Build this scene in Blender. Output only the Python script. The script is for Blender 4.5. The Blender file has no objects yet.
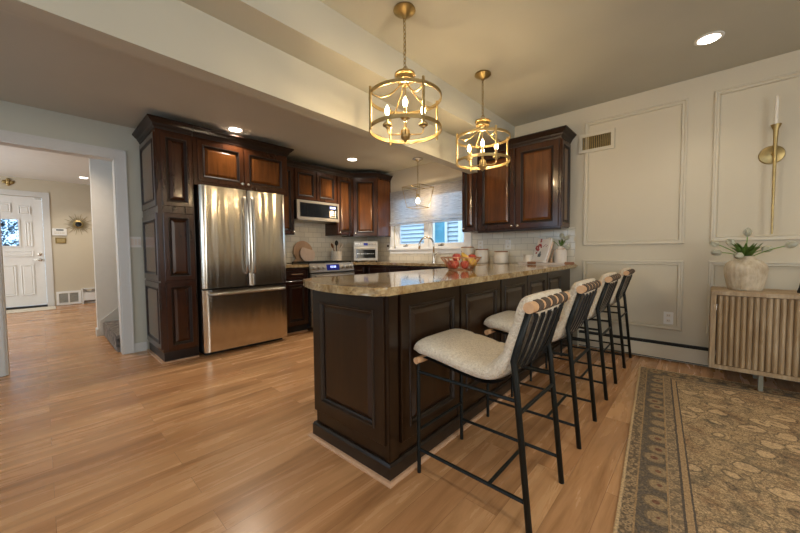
import bpy, bmesh, math, random
from mathutils import Vector, Matrix
random.seed(7)
PI = math.pi
SC = bpy.context.scene
COL = SC.collection

# ------------------------------------------------------------------ camera
def make_camera():
    yaw, pitch, roll = math.radians(42.655), math.radians(2.503), math.radians(-0.4995)
    f = Vector((-math.sin(yaw)*math.cos(pitch), math.cos(yaw)*math.cos(pitch), -math.sin(pitch)))
    r = Vector((math.cos(yaw), math.sin(yaw), 0)); u = r.cross(f)
    r2 = r*math.cos(roll) + u*math.sin(roll); u2 = -r*math.sin(roll) + u*math.cos(roll)
    cam = bpy.data.cameras.new('camera'); cam.sensor_width = 36; cam.lens = 330.27/800*36
    cam.clip_start = 0.05; cam.clip_end = 200
    o = bpy.data.objects.new('camera', cam); COL.objects.link(o)
    m = Matrix((r2, u2, -f)).transposed().to_4x4(); m.translation = Vector((0, 0, 1.08))
    o.matrix_world = m
    SC.camera = o
make_camera()

# ------------------------------------------------------------------ world, lights, exposure
SC.view_settings.view_transform = 'Standard'
SC.view_settings.look = 'None'
SC.view_settings.gamma = 1
SC.view_settings.use_curve_mapping = False
SC.view_settings.exposure = 0.25
W = bpy.data.worlds.new('world'); SC.world = W; W.use_nodes = True
bg = W.node_tree.nodes['Background']
bg.inputs[0].default_value = (0.56, 0.77, 1.0, 1); bg.inputs[1].default_value = 3.4

def area(name, loc, target, sx, sy, power, col):
    l = bpy.data.lights.new(name, 'AREA'); l.shape = 'RECTANGLE'; l.size = sx; l.size_y = sy
    l.energy = power; l.color = col
    o = bpy.data.objects.new(name, l); COL.objects.link(o)
    o.location = loc
    o.rotation_euler = (Vector(target)-Vector(loc)).to_track_quat('-Z', 'Y').to_euler()
    return o
# warm fill added behind and beside the camera; foyer light is window daylight
area('added_fill_behind', (0.6, -2.9, 1.5), (-0.6, 2, 1.1), 1.6, 1.5, 22, (1.0, 0.85, 0.64))
area('added_fill_side', (2.9, 0.6, 1.5), (-1.5, 1.6, 1.0), 2.2, 1.5, 40, (1.0, 0.84, 0.60))
area('window_daylight_foyer', (-8.0, -2.4, 1.5), (-8.2, 1.5, 0.9), 2.2, 1.5, 48, (1.0, 0.90, 0.76))
BULB = 900.0      # radiance of the candle bulbs
SPOT = 12.0       # power of recessed lights

# ------------------------------------------------------------------ node materials
def srgb(r, g, b):
    f = lambda c: (c/255)/12.92 if c/255 <= 0.04045 else ((c/255+0.055)/1.055)**2.4
    return (f(r), f(g), f(b), 1)
class NT:
    def __init__(s, name):
        s.m = bpy.data.materials.new(name); s.m.use_nodes = True
        s.t = s.m.node_tree; s.n = s.t.nodes; s.b = s.n['Principled BSDF']
    def node(s, typ, **kw):
        x = s.n.new(typ)
        for k, v in kw.items():
            if k.startswith('i_'): x.inputs[k[2:].replace('_', ' ')].default_value = v
            else: setattr(x, k, v)
        return x
    def link(s, a, b): s.t.links.new(a, b)
    def coord(s, scale=(1, 1, 1), rot=(0, 0, 0), kind='Object'):
        tc = s.node('ShaderNodeTexCoord'); mp = s.node('ShaderNodeMapping')
        mp.inputs['Scale'].default_value = scale; mp.inputs['Rotation'].default_value = rot
        s.link(tc.outputs[kind], mp.inputs['Vector']); return mp.outputs[0]
    def noise(s, vec, scale, detail=4, rough=0.55, dist=0):
        x = s.node('ShaderNodeTexNoise'); x.inputs['Scale'].default_value = scale
        x.inputs['Detail'].default_value = detail; x.inputs['Roughness'].default_value = rough
        x.inputs['Distortion'].default_value = dist
        if vec: s.link(vec, x.inputs['Vector'])
        return x.outputs['Fac']
    def ramp(s, fac, stops, interp='LINEAR'):
        x = s.node('ShaderNodeValToRGB'); e = x.color_ramp.elements; x.color_ramp.interpolation = interp
        while len(e) < len(stops): e.new(0.5)
        for k, (p, c) in zip(e, stops): k.position = p; k.color = c
        s.link(fac, x.inputs[0]); return x.outputs[0]
    def mix(s, fac, a, b, mode='MIX'):
        x = s.node('ShaderNodeMix', data_type='RGBA', blend_type=mode)
        for i, v in ((0, fac), (6, a), (7, b)):
            if isinstance(v, (int, float, tuple)): x.inputs[i].default_value = v
            else: s.link(v, x.inputs[i])
        return x.outputs[2]
    def math(s, op, a, b=0.0, c=None):
        x = s.node('ShaderNodeMath', operation=op)
        for i, v in enumerate((a, b, c)):
            if v is None: continue
            if isinstance(v, (int, float)): x.inputs[i].default_value = v
            else: s.link(v, x.inputs[i])
        return x.outputs[0]
    def bump(s, h, strength=0.2, dist=0.01):
        x = s.node('ShaderNodeBump'); x.inputs['Strength'].default_value = strength
        x.inputs['Distance'].default_value = dist
        s.link(h, x.inputs['Height']); s.link(x.outputs[0], s.b.inputs['Normal'])
    def base(s, c):
        if isinstance(c, tuple): s.b.inputs['Base Color'].default_value = c
        else: s.link(c, s.b.inputs['Base Color'])
        return s
    def pr(s, rough=None, metal=None, coat=None, spec=None, trans=None, ior=None):
        for k, v in (('Roughness', rough), ('Metallic', metal), ('Coat Weight', coat), ('Specular IOR Level', spec), ('Transmission Weight', trans), ('IOR', ior)):
            if v is not None: s.b.inputs[k].default_value = v
        return s
def plain(name, col, rough=0.6, metal=0.0, var=0.06, scale=12, bump=0.0, **kw):
    t = NT(name); v = t.coord()
    n = t.noise(v, scale, 3)
    d = tuple(max(0, c*(1-var)) for c in col[:3]) + (1,); l = tuple(min(1, c*(1+var)) for c in col[:3]) + (1,)
    t.base(t.ramp(n, [(0.3, d), (0.7, l)])).pr(rough, metal, **kw)
    if bump: t.bump(t.noise(v, scale*6, 4), bump, 0.004)
    return t.m
def emit(name, col, strength):
    t = NT(name); t.base((0.9, 0.9, 0.9, 1))
    t.b.inputs['Emission Color'].default_value = col; t.b.inputs['Emission Strength'].default_value = strength
    return t.m
def wood(name, dark, light, axis='Z', rough=0.3, coat=0.0, scale=1.0):
    t = NT(name)
    sc = {'Z': (14, 14, 1.2), 'X': (1.2, 14, 14), 'Y': (14, 1.2, 14)}[axis]
    v = t.coord(tuple(c*scale for c in sc))
    n = t.noise(v, 2.2, 6, 0.6, 0.6); n2 = t.noise(t.coord((2, 2, 2)), 1.2, 2)
    c = t.ramp(n, [(0.25, dark), (0.75, light)])
    c = t.mix(0.35, c, t.ramp(n2, [(0.3, dark), (0.7, light)]))
    t.base(c).pr(rough, coat=coat, spec=0.35); t.b.inputs['Coat Roughness'].default_value = 0.12
    t.bump(n, 0.06, 0.002)
    return t.m

M = {}
M['wall'] = plain('wall_paint', (0.535, 0.48, 0.37, 1), 0.6, var=0.015, scale=3, bump=0.03)
M['wall_green'] = plain('kitchen_wall_paint', (0.50, 0.505, 0.43, 1), 0.6, var=0.015, scale=3, bump=0.03)
M['ceiling'] = plain('ceiling_paint', (0.46, 0.45, 0.385, 1), 0.75, var=0.015, scale=3)
M['ceiling_low'] = plain('low_ceiling_paint', (0.50, 0.485, 0.41, 1), 0.75, var=0.015, scale=3)
M['trim'] = plain('trim_paint', (0.545, 0.495, 0.39, 1), 0.4, var=0.01)
M['trim_cool'] = plain('casing_paint', (0.60, 0.60, 0.58, 1), 0.4, var=0.01)
M['white'] = plain('white_paint', (0.72, 0.72, 0.70, 1), 0.4, var=0.02)
M['window_white'] = plain('window_white', (0.86, 0.87, 0.88, 1), 0.35, var=0.01)
M['leg_metal'] = plain('sage_grey_metal', (0.20, 0.20, 0.16, 1), 0.5)
M['plastic'] = plain('white_plastic', (0.70, 0.69, 0.66, 1), 0.35, var=0.02)
M['black'] = plain('black_metal', (0.004, 0.006, 0.0055, 1), 0.5, var=0.1, spec=0.3)
M['dark'] = plain('dark_gap', (0.008, 0.008, 0.008, 1), 0.7, var=0.1)
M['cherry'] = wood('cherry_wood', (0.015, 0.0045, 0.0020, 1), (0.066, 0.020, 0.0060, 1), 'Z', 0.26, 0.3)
M['cherry_panel'] = wood('cherry_panel_wood', (0.036, 0.0115, 0.0035, 1), (0.160, 0.054, 0.012, 1), 'Z', 0.18, 0.5)
M['glaze'] = wood('black_glazed_wood', (0.006, 0.003, 0.002, 1), (0.022, 0.009, 0.005, 1), 'Z', 0.40, 0.0)
M['island'] = wood('espresso_wood', (0.006, 0.0028, 0.0011, 1), (0.022, 0.0090, 0.0030, 1), 'Z', 0.3, 0.25)
M['island_panel'] = wood('espresso_panel_wood', (0.010, 0.0042, 0.0014, 1), (0.034, 0.0135, 0.0040, 1), 'Z', 0.3, 0.25)
M['island_glaze'] = wood('espresso_glazed_wood', (0.008, 0.006, 0.005, 1), (0.024, 0.015, 0.010, 1), 'Z', 0.32, 0.3)
M['cherry_dark'] = wood('dark_cherry_wood', (0.009, 0.0026, 0.0015, 1), (0.030, 0.0085, 0.0045, 1), 'Z', 0.28, 0.3)
M['shoe'] = wood('light_oak_shoe', (0.42, 0.25, 0.15, 1), (0.60, 0.38, 0.24, 1), 'Y', 0.5)
M['dowel'] = wood('beech_dowel', (0.50, 0.29, 0.15, 1), (0.66, 0.42, 0.24, 1), 'Y', 0.5)
M['board'] = wood('cutting_board_wood', (0.40, 0.24, 0.14, 1), (0.56, 0.36, 0.22, 1), 'Z', 0.5)
M['board_light'] = wood('pale_board_wood', (0.58, 0.42, 0.32, 1), (0.72, 0.55, 0.43, 1), 'Z', 0.5)
M['brown_wood'] = wood('brown_wood', (0.20, 0.085, 0.04, 1), (0.33, 0.15, 0.07, 1), 'X', 0.5)
M['gold'] = plain('brushed_gold', (0.46, 0.34, 0.155, 1), 0.40, 1.0, var=0.12, scale=30)
M['gold_dark'] = plain('aged_gold', (0.36, 0.27, 0.12, 1), 0.38, 1.0, var=0.15, scale=30)
M['ray'] = plain('pale_gold_leaf', (0.27, 0.22, 0.12, 1), 0.5, 0.2, var=0.1)
M['nickel'] = plain('brushed_nickel', (0.62, 0.58, 0.52, 1), 0.25, 1.0, var=0.05)
M['glass_dark'] = plain('dark_glass', (0.01, 0.012, 0.014, 1), 0.05, var=0.1)
M['cream_ceramic'] = plain('cream_ceramic', (0.66, 0.60, 0.51, 1), 0.3, var=0.03)
M['matte_white'] = plain('matte_white_ceramic', (0.70, 0.63, 0.56, 1), 0.6, var=0.03)
M['leaf'] = plain('tulip_leaf', (0.15, 0.27, 0.055, 1), 0.45, var=0.4, scale=25)
M['petal'] = plain('tulip_petal', (0.74, 0.73, 0.60, 1), 0.5, var=0.08, scale=30)
M['wax'] = plain('candle_wax', (0.74, 0.70, 0.62, 1), 0.5, var=0.02)
M['lamp'] = emit('lamp_diffuser', (1, 0.90, 0.76, 1), 14)
M['filament'] = emit('candle_filament', (1, 0.74, 0.42, 1), BULB)
def bulb_glass():
    t = NT('glowing_bulb_glass'); tp = t.node('ShaderNodeBsdfTransparent'); e = t.node('ShaderNodeEmission'); e.inputs[0].default_value = (1, 0.72, 0.38, 1); e.inputs[1].default_value = 14
    a = t.node('ShaderNodeAddShader'); t.link(tp.outputs[0], a.inputs[0]); t.link(e.outputs[0], a.inputs[1]); t.link(a.outputs[0], t.n['Material Output'].inputs[0]); return t.m
M['bulb'] = bulb_glass()
M['bulb_clear'] = emit('edison_bulb', (1, 0.72, 0.42, 1), 260)

def floor_mat():
    t = NT('oak_planks')
    v = t.coord((1, 1, 1), (0, 0, PI/2))
    b = t.node('ShaderNodeTexBrick'); t.link(v, b.inputs['Vector'])
    b.offset = 0.37; b.offset_frequency = 2
    b.inputs['Scale'].default_value = 1; b.inputs['Brick Width'].default_value = 1.22; b.inputs['Row Height'].default_value = 0.15
    b.inputs['Mortar Size'].default_value = 0.0012; b.inputs['Mortar Smooth'].default_value = 0.4; b.inputs['Bias'].default_value = 0
    b.inputs['Color1'].default_value = (0.0, 0, 0, 1); b.inputs['Color2'].default_value = (1, 1, 1, 1); b.inputs['Mortar'].default_value = (0.2, 0.2, 0.2, 1)
    off = t.node('ShaderNodeVectorMath', operation='MULTIPLY_ADD')
    t.link(b.outputs['Color'], off.inputs[0]); off.inputs[1].default_value = (3, 7, 2)
    t.link(t.coord((9, 0.8, 1)), off.inputs[2])
    g = t.noise(off.outputs[0], 1.5, 6, 0.62, 0.5)
    g2 = t.noise(off.outputs[0], 0.6, 3, 0.5, 0.5)
    c = t.ramp(g, [(0.28, srgb(126, 88, 54)), (0.5, srgb(184, 136, 93)), (0.74, srgb(206, 160, 114))])
    c = t.mix(0.3, c, t.ramp(g2, [(0.3, srgb(134, 94, 58)), (0.7, srgb(208, 162, 116))]))
    c = t.mix(0.20, c, b.outputs['Color'], 'SOFT_LIGHT')
    c = t.mix(t.math('MULTIPLY', b.outputs['Fac'], 0.55), c, srgb(96, 66, 42))
    t.base(c); t.pr(0.30, spec=0.5)
    t.link(t.ramp(g, [(0.2, (0.20, 0.20, 0.20, 1)), (0.8, (0.32, 0.32, 0.32, 1))]), t.b.inputs['Roughness'])
    t.bump(t.math('SUBTRACT', t.math('MULTIPLY', g, 0.3), b.outputs['Fac']), 0.12, 0.002)
    return t.m
M['floor'] = floor_mat()

def granite():
    t = NT('granite'); v = t.coord()
    a = t.noise(v, 22, 8, 0.7, 0.4); b = t.noise(v, 70, 5, 0.7); c = t.noise(v, 6, 3, 0.5, 1.0)
    col = t.ramp(a, [(0.32, srgb(52, 38, 22)), (0.43, srgb(128, 100, 64)), (0.55, srgb(172, 148, 106)), (0.68, srgb(212, 194, 158))])
    col = t.mix(0.45, col, t.ramp(c, [(0.35, srgb(150, 118, 70)), (0.65, srgb(190, 172, 138))]))
    col = t.mix(t.ramp(b, [(0.60, (0, 0, 0, 1)), (0.68, (0.8, 0.8, 0.8, 1))]), col, srgb(46, 36, 26))
    t.base(col).pr(0.07, spec=0.6); return t.m
M['granite'] = granite()

def tile(name, axis):
    t = NT(name)
    tc = t.node('ShaderNodeTexCoord'); sp = t.node('ShaderNodeSeparateXYZ'); cb = t.node('ShaderNodeCombineXYZ')
    t.link(tc.outputs['Object'], sp.inputs[0]); t.link(sp.outputs[axis], cb.inputs[0]); t.link(sp.outputs['Z'], cb.inputs[1])
    b = t.node('ShaderNodeTexBrick'); t.link(cb.outputs[0], b.inputs['Vector']); b.offset = 0.5
    b.inputs['Scale'].default_value = 1; b.inputs['Brick Width'].default_value = 0.155; b.inputs['Row Height'].default_value = 0.078
    b.inputs['Mortar Size'].default_value = 0.0028; b.inputs['Mortar Smooth'].default_value = 0.3
    b.inputs['Color1'].default_value = (0.62, 0.575, 0.475, 1); b.inputs['Color2'].default_value = (0.70, 0.655, 0.55, 1); b.inputs['Mortar'].default_value = (0.40, 0.365, 0.30, 1)
    t.base(b.outputs['Color']).pr(0.16)
    t.bump(t.math('SUBTRACT', 1.0, b.outputs['Fac']), 0.5, 0.002)
    return t.m
M['tile_x'] = tile('subway_tile_back', 'X'); M['tile_y'] = tile('subway_tile_left', 'Y')

def steel(name, col, axis='Z', rough=0.2, wave=0.12):
    t = NT(name)
    v = t.coord((300, 300, 2)) if axis == 'Z' else t.coord((2, 2, 300))
    n = t.noise(v, 1, 2)
    t.base(col).pr(rough, 1.0)
    t.link(t.ramp(n, [(0.3, (rough*0.8,)*3 + (1,)), (0.7, (rough*1.25,)*3 + (1,))]), t.b.inputs['Roughness'])
    w = t.noise(t.coord((1, 6.5, 0.45)), 1.4, 1.5, 0.4)
    t.bump(w, wave, 0.06)
    return t.m
M['steel'] = steel('stainless_steel', (0.62, 0.575, 0.50, 1), 'Z', 0.20, 0.32)
M['steel_plain'] = steel('brushed_steel', (0.40, 0.37, 0.325, 1), 'X', 0.42, 0.0)

def boucle():
    t = NT('boucle_fabric'); v = t.coord()
    x = t.node('ShaderNodeTexVoronoi'); x.inputs['Scale'].default_value = 150; t.link(v, x.inputs['Vector'])
    n = t.noise(v, 90, 4, 0.7)
    h = t.math('ADD', t.math('MULTIPLY', x.outputs['Distance'], -1.0), n)
    t.base(t.ramp(n, [(0.3, (0.56, 0.485, 0.375, 1)), (0.7, (0.80, 0.71, 0.57, 1))])).pr(0.95, spec=0.15)
    t.b.inputs['Sheen Weight'].default_value = 0.15
    t.bump(h, 0.7, 0.008); return t.m
M['boucle'] = boucle()
M['strap'] = plain('brown_webbing', (0.075, 0.052, 0.036, 1), 0.75, var=0.3, scale=120)
M['strap_black'] = plain('black_webbing', (0.014, 0.015, 0.017, 1), 0.75, var=0.3, scale=120)

def console_wood():
    t = NT('whitewashed_mango_wood'); v = t.coord((18, 18, 1.6))
    n = t.noise(v, 2, 6, 0.65, 0.8); n2 = t.noise(t.coord((3, 3, 1)), 2, 4)
    c = t.ramp(n, [(0.25, srgb(118, 95, 68)), (0.55, srgb(162, 139, 108)), (0.8, srgb(190, 170, 140))])
    c = t.mix(t.ramp(n2, [(0.45, (0, 0, 0, 1)), (0.75, (0.6, 0.6, 0.6, 1))]), c, srgb(196, 180, 155))
    t.base(c).pr(0.6); t.bump(n, 0.25, 0.004); return t.m
M['console'] = console_wood()
def vase_mat():
    t = NT('weathered_clay'); v = t.coord((1, 1, 1)); n = t.noise(t.coord((20, 20, 5)), 2, 6, 0.7); n2 = t.noise(v, 9, 3)
    c = t.ramp(n, [(0.3, srgb(148, 130, 106)), (0.6, srgb(198, 184, 160))]); c = t.mix(0.5, c, t.ramp(n2, [(0.35, srgb(160, 144, 120)), (0.65, srgb(212, 200, 178))]))
    t.base(c).pr(0.85); t.bump(n, 0.3, 0.004); return t.m
M['vase'] = vase_mat()

def rug_mat():
    t = NT('persian_rug_pile')
    tc = t.node('ShaderNodeTexCoord'); sp = t.node('ShaderNodeSeparateXYZ'); t.link(tc.outputs['Object'], sp.inputs[0])
    v = tc.outputs['Object']
    d = t.math('MINIMUM', sp.outputs['X'], t.math('MULTIPLY', sp.outputs['Y'], -1.0))   # distance from the two visible edges
    warp = t.noise(v, 30, 3); d2 = t.math('ADD', d, t.math('MULTIPLY', t.math('SUBTRACT', warp, 0.5), 0.006))
    tan, dk, mid, line = srgb(196, 174, 144), srgb(92, 87, 83), srgb(160, 144, 122), srgb(88, 82, 78)
    S = 0.6
    bands = [(0, srgb(186, 164, 132)), (0.010/S, mid), (0.055/S, srgb(150, 128, 100)), (0.062/S, dk), (0.165/S, srgb(150, 128, 100)), (0.173/S, mid), (0.215/S, line), (0.223/S, srgb(160, 138, 110)), (0.247/S, line), (0.254/S, tan)]
    base = t.ramp(t.math('DIVIDE', d2, S), bands, 'CONSTANT')
    # medallions and vines of the border
    vo = t.node('ShaderNodeTexVoronoi', feature='F1'); vo.inputs['Scale'].default_value = 8.5; vo.inputs['Randomness'].default_value = 0.25; t.link(v, vo.inputs['Vector'])
    flower = t.ramp(vo.outputs['Distance'], [(0.0, srgb(120, 70, 52)), (0.14, srgb(172, 150, 118)), (0.34, srgb(120, 104, 84)), (0.42, dk), (0.6, srgb(120, 108, 90)), (0.68, dk)], 'CONSTANT')
    wv = t.noise(v, 34, 4, 0.6, 2.5); vines = t.ramp(wv, [(0.0, dk), (0.47, srgb(130, 115, 92)), (0.53, dk)], 'CONSTANT')
    inb = t.ramp(t.math('DIVIDE', d2, S), [(0, (0, 0, 0, 1)), (0.062/S, (1, 1, 1, 1)), (0.165/S, (0, 0, 0, 1))], 'CONSTANT')
    base = t.mix(inb, base, t.mix(0.5, flower, vines))
    vo2 = t.node('ShaderNodeTexVoronoi'); vo2.inputs['Scale'].default_value = 46; t.link(v, vo2.inputs['Vector'])
    small = t.ramp(vo2.outputs['Distance'], [(0, srgb(70, 62, 56)), (0.22, srgb(150, 130, 104)), (0.5, srgb(84, 74, 64))], 'CONSTANT')
    ins = t.ramp(t.math('DIVIDE', d2, S), [(0, (0, 0, 0, 1)), (0.012/S, (0.75,)*3 + (1,)), (0.055/S, (0, 0, 0, 1)), (0.175/S, (0.6,)*3 + (1,)), (0.215/S, (0, 0, 0, 1))], 'CONSTANT')
    base = t.mix(ins, base, small)
    # the worn field
    n1 = t.noise(v, 3.2, 6, 0.65, 1.2); n2 = t.noise(v, 11, 6, 0.7, 2.2); n3 = t.noise(v, 30, 5, 0.65, 3.0)
    fld = t.ramp(n2, [(0.28, srgb(122, 112, 96)), (0.42, srgb(164, 144, 116)), (0.56, srgb(190, 168, 136)), (0.72, srgb(172, 142, 114))])
    fld = t.mix(t.ramp(n1, [(0.52, (0, 0, 0, 1)), (0.66, (0.55,)*3 + (1,))]), fld, srgb(120, 84, 62))
    fld = t.mix(t.ramp(t.noise(v, 4.7, 4, 0.6, 1.5), [(0.54, (0, 0, 0, 1)), (0.64, (0.5,)*3 + (1,))]), fld, srgb(84, 86, 82))
    fld = t.mix(t.ramp(n3, [(0.45, (0, 0, 0, 1)), (0.50, (0.8,)*3 + (1,)), (0.55, (0, 0, 0, 1))]), fld, srgb(70, 64, 58))
    mo = t.node('ShaderNodeTexVoronoi'); mo.inputs['Scale'].default_value = 6.5; mo.inputs['Randomness'].default_value = 0.6
    wn = t.node('ShaderNodeTexNoise'); wn.inputs['Scale'].default_value = 9; wn.inputs['Detail'].default_value = 4; t.link(v, wn.inputs['Vector'])
    wa = t.node('ShaderNodeVectorMath', operation='MULTIPLY_ADD'); t.link(wn.outputs['Color'], wa.inputs[0]); wa.inputs[1].default_value = (0.12, 0.12, 0); t.link(v, wa.inputs[2]); t.link(wa.outputs[0], mo.inputs['Vector'])
    ring = t.ramp(mo.outputs['Distance'], [(0.0, (0.7,)*3 + (1,)), (0.10, (0, 0, 0, 1)), (0.30, (0, 0, 0, 1)), (0.33, (0.85,)*3 + (1,)), (0.37, (0, 0, 0, 1)), (0.50, (0, 0, 0, 1)), (0.53, (0.6,)*3 + (1,)), (0.57, (0, 0, 0, 1))])
    fld = t.mix(ring, fld, srgb(86, 80, 74))
    fill = t.ramp(mo.outputs['Distance'], [(0.10, (0, 0, 0, 1)), (0.14, (0.55,)*3 + (1,)), (0.27, (0.55,)*3 + (1,)), (0.31, (0, 0, 0, 1))])
    fld = t.mix(fill, fld, srgb(206, 182, 150))
    inf = t.ramp(t.math('DIVIDE', d2, S), [(0, (0, 0, 0, 1)), (0.254/S, (1, 1, 1, 1))], 'CONSTANT')
    base = t.mix(inf, base, fld)
    fine = t.noise(v, 110, 3, 0.7)
    base = t.mix(0.8, base, t.ramp(fine, [(0.3, srgb(128, 124, 118)), (0.7, srgb(236, 226, 210))]), 'OVERLAY')
    t.base(base).pr(0.95, spec=0.1); t.bump(fine, 0.4, 0.004); return t.m
M['rug'] = rug_mat()

def blind_mat():
    t = NT('woven_shade_fabric')
    n = t.noise(t.coord((6, 6, 160)), 1.5, 3); n2 = t.noise(t.coord((90, 90, 4)), 1.5, 3)
    t.base(t.mix(0.5, t.ramp(n, [(0.3, srgb(150, 146, 142)), (0.7, srgb(212, 206, 198))]), t.ramp(n2, [(0.3, srgb(158, 154, 150)), (0.7, srgb(216, 210, 204))]))).pr(0.9)
    tr = t.node('ShaderNodeBsdfTranslucent'); tr.inputs[0].default_value = (0.72, 0.74, 0.78, 1)
    tp = t.node('ShaderNodeBsdfTransparent')
    m1 = t.node('ShaderNodeMixShader'); m1.inputs[0].default_value = 0.55
    t.link(t.b.outputs[0], m1.inputs[1]); t.link(tr.outputs[0], m1.inputs[2])
    m2 = t.node('ShaderNodeMixShader'); t.link(t.ramp(n, [(0.35, (0.60,)*3 + (1,)), (0.65, (0.20,)*3 + (1,))]), m2.inputs[0])
    t.link(m1.outputs[0], m2.inputs[1]); t.link(tp.outputs[0], m2.inputs[2])
    t.link(m2.outputs[0], t.n['Material Output'].inputs[0]); return t.m
M['blind'] = blind_mat()
def clear_glass(name, col=(1, 1, 1, 1), bump=0.0):
    t = NT(name)
    g = t.node('ShaderNodeBsdfGlossy'); g.inputs['Roughness'].default_value = 0.02
    tp = t.node('ShaderNodeBsdfTransparent'); tp.inputs[0].default_value = col
    lw = t.node('ShaderNodeFresnel'); lw.inputs[0].default_value = 1.4
    mx = t.node('ShaderNodeMixShader'); t.link(lw.outputs[0], mx.inputs[0]); t.link(tp.outputs[0], mx.inputs[1]); t.link(g.outputs[0], mx.inputs[2])
    t.link(mx.outputs[0], t.n['Material Output'].inputs[0]); return t.m
M['glass'] = clear_glass('window_glass', (0.95, 0.98, 1, 1))
def door_glass():
    t = NT('leaded_door_glass'); v = t.coord()
    n = t.noise(v, 14, 4, 0.6, 1.5)
    tl = t.node('ShaderNodeBsdfTransparent'); t.link(t.ramp(n, [(0.36, srgb(50, 66, 70)), (0.46, srgb(120, 140, 150)), (0.55, srgb(235, 242, 250))]), tl.inputs[0])
    g = t.node('ShaderNodeBsdfGlossy'); g.inputs['Roughness'].default_value = 0.1
    mx = t.node('ShaderNodeMixShader'); mx.inputs[0].default_value = 0.08
    t.link(tl.outputs[0], mx.inputs[1]); t.link(g.outputs[0], mx.inputs[2]); t.link(mx.outputs[0], t.n['Material Output'].inputs[0]); return t.m
M['door_glass'] = door_glass()
M['siding'] = plain('vinyl_siding', (0.50, 0.56, 0.60, 1), 0.5, var=0.03)
M['teal_glass'] = plain('neighbour_window_glass', (0.10, 0.28, 0.36, 1), 0.08, var=0.3, scale=2)
M['carpet'] = plain('grey_patterned_carpet', (0.17, 0.145, 0.125, 1), 0.95, var=0.9, scale=22, bump=0.3)
M['mat'] = plain('cream_speckled_mat', (0.60, 0.55, 0.46, 1), 0.9, var=0.15, scale=60, bump=0.3)
M['apple'] = plain('red_apple_skin', (0.50, 0.075, 0.045, 1), 0.3, var=0.45, scale=25)
M['banana'] = plain('yellow_fruit_skin', (0.72, 0.45, 0.08, 1), 0.4, var=0.2, scale=20)
M['copper'] = plain('rose_gold_wire', (0.62, 0.33, 0.19, 1), 0.3, 1.0, var=0.1)
M['display'] = plain('blue_display', (0.02, 0.03, 0.25, 1), 0.1, var=0.1)
M['led'] = emit('lit_display_digits', (0.10, 0.22, 1.0, 1), 1.6)
M['page'] = plain('book_cover_paper', (0.72, 0.69, 0.66, 1), 0.5, var=0.05)
M['red'] = plain('red_print', (0.28, 0.03, 0.03, 1), 0.5, var=0.3, scale=60)
M['slate'] = plain('slate_print', (0.11, 0.14, 0.16, 1), 0.5, var=0.3, scale=60)

# ------------------------------------------------------------------ mesh helpers
ROOT = {}
def BM(): return bmesh.new()
def frame(o, u, v, n=None):
    u = Vector(u).normalized(); v = Vector(v).normalized(); n = Vector(n).normalized() if n else u.cross(v)
    m = Matrix((u, v, n)).transposed().to_4x4(); m.translation = Vector(o); return m
I4 = Matrix.Identity(4)
def box(bm, lo, hi, bev=0.0, mat=I4, seg=2):
    lo = Vector(lo); hi = Vector(hi); c = (lo+hi)/2; s = hi-lo
    r = bmesh.ops.create_cube(bm, size=1.0, matrix=mat @ Matrix.Translation(c) @ Matrix.Diagonal((abs(s.x), abs(s.y), abs(s.z), 1)))
    if bev > 0:
        es = list({e for v in r['verts'] for e in v.link_edges})
        bmesh.ops.bevel(bm, geom=es, offset=bev, segments=seg, affect='EDGES', clamp_overlap=True)
    return bm
def tube(bm, pts, r, seg=8, closed=False, cap=True):
    pts = [Vector(p) for p in pts]; n = len(pts); rings = []
    rr = r if isinstance(r, (list, tuple)) else [r]*n
    up = None
    for i, p in enumerate(pts):
        a = pts[(i-1) % n] if (i > 0 or closed) else p; b = pts[(i+1) % n] if (i < n-1 or closed) else p
        t = (b-a).normalized()
        if up is None:
            up = Vector((0, 0, 1)) if abs(t.z) < 0.9 else Vector((1, 0, 0))
        x = (up - t*up.dot(t)).normalized(); up = x; y = t.cross(x)
        rings.append([bm.verts.new(p + (x*math.cos(2*PI*k/seg) + y*math.sin(2*PI*k/seg))*rr[i]) for k in range(seg)])
    m = n if closed else n-1
    for i in range(m):
        A, B = rings[i], rings[(i+1) % n]
        if closed and i == n-1:   # best rotation match
            best = min(range(seg), key=lambda s: (A[0].co-B[s].co).length); B = B[best:]+B[:best]
        for k in range(seg): bm.faces.new((A[k], A[(k+1) % seg], B[(k+1) % seg], B[k]))
    if cap and not closed:
        bm.faces.new(rings[0][::-1]); bm.faces.new(rings[-1])
    return bm
def lathe(bm, prof, loc=(0, 0, 0), seg=24, mat=I4, flute=0, amp=0.0):
    loc = Vector(loc); rings = []
    for r, z in prof:
        if r < 1e-5: rings.append([bm.verts.new(mat @ (loc + Vector((0, 0, z))))])
        else:
            ring = []
            for k in range(seg):
                a = 2*PI*k/seg; rr = r*(1 + (amp*math.cos(flute*a) if flute else 0))
                ring.append(bm.verts.new(mat @ (loc + Vector((rr*math.cos(a), rr*math.sin(a), z)))))
            rings.append(ring)
    for A, B in zip(rings, rings[1:]):
        if len(A) == 1 and len(B) == 1: continue
        for k in range(seg):
            if len(A) == 1: bm.faces.new((A[0], B[k], B[(k+1) % seg]))
            elif len(B) == 1: bm.faces.new((A[k], A[(k+1) % seg], B[0]))
            else: bm.faces.new((A[k], A[(k+1) % seg], B[(k+1) % seg], B[k]))
    if len(rings[0]) > 1: bm.faces.new(rings[0])
    if len(rings[-1]) > 1: bm.faces.new(rings[-1][::-1])
    return bm
def ball(bm, c, r, seg=12, rings=8, scale=(1, 1, 1)):
    bmesh.ops.create_uvsphere(bm, u_segments=seg, v_segments=rings, radius=r, matrix=Matrix.Translation(Vector(c)) @ Matrix.Diagonal((*scale, 1))); return bm
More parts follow.
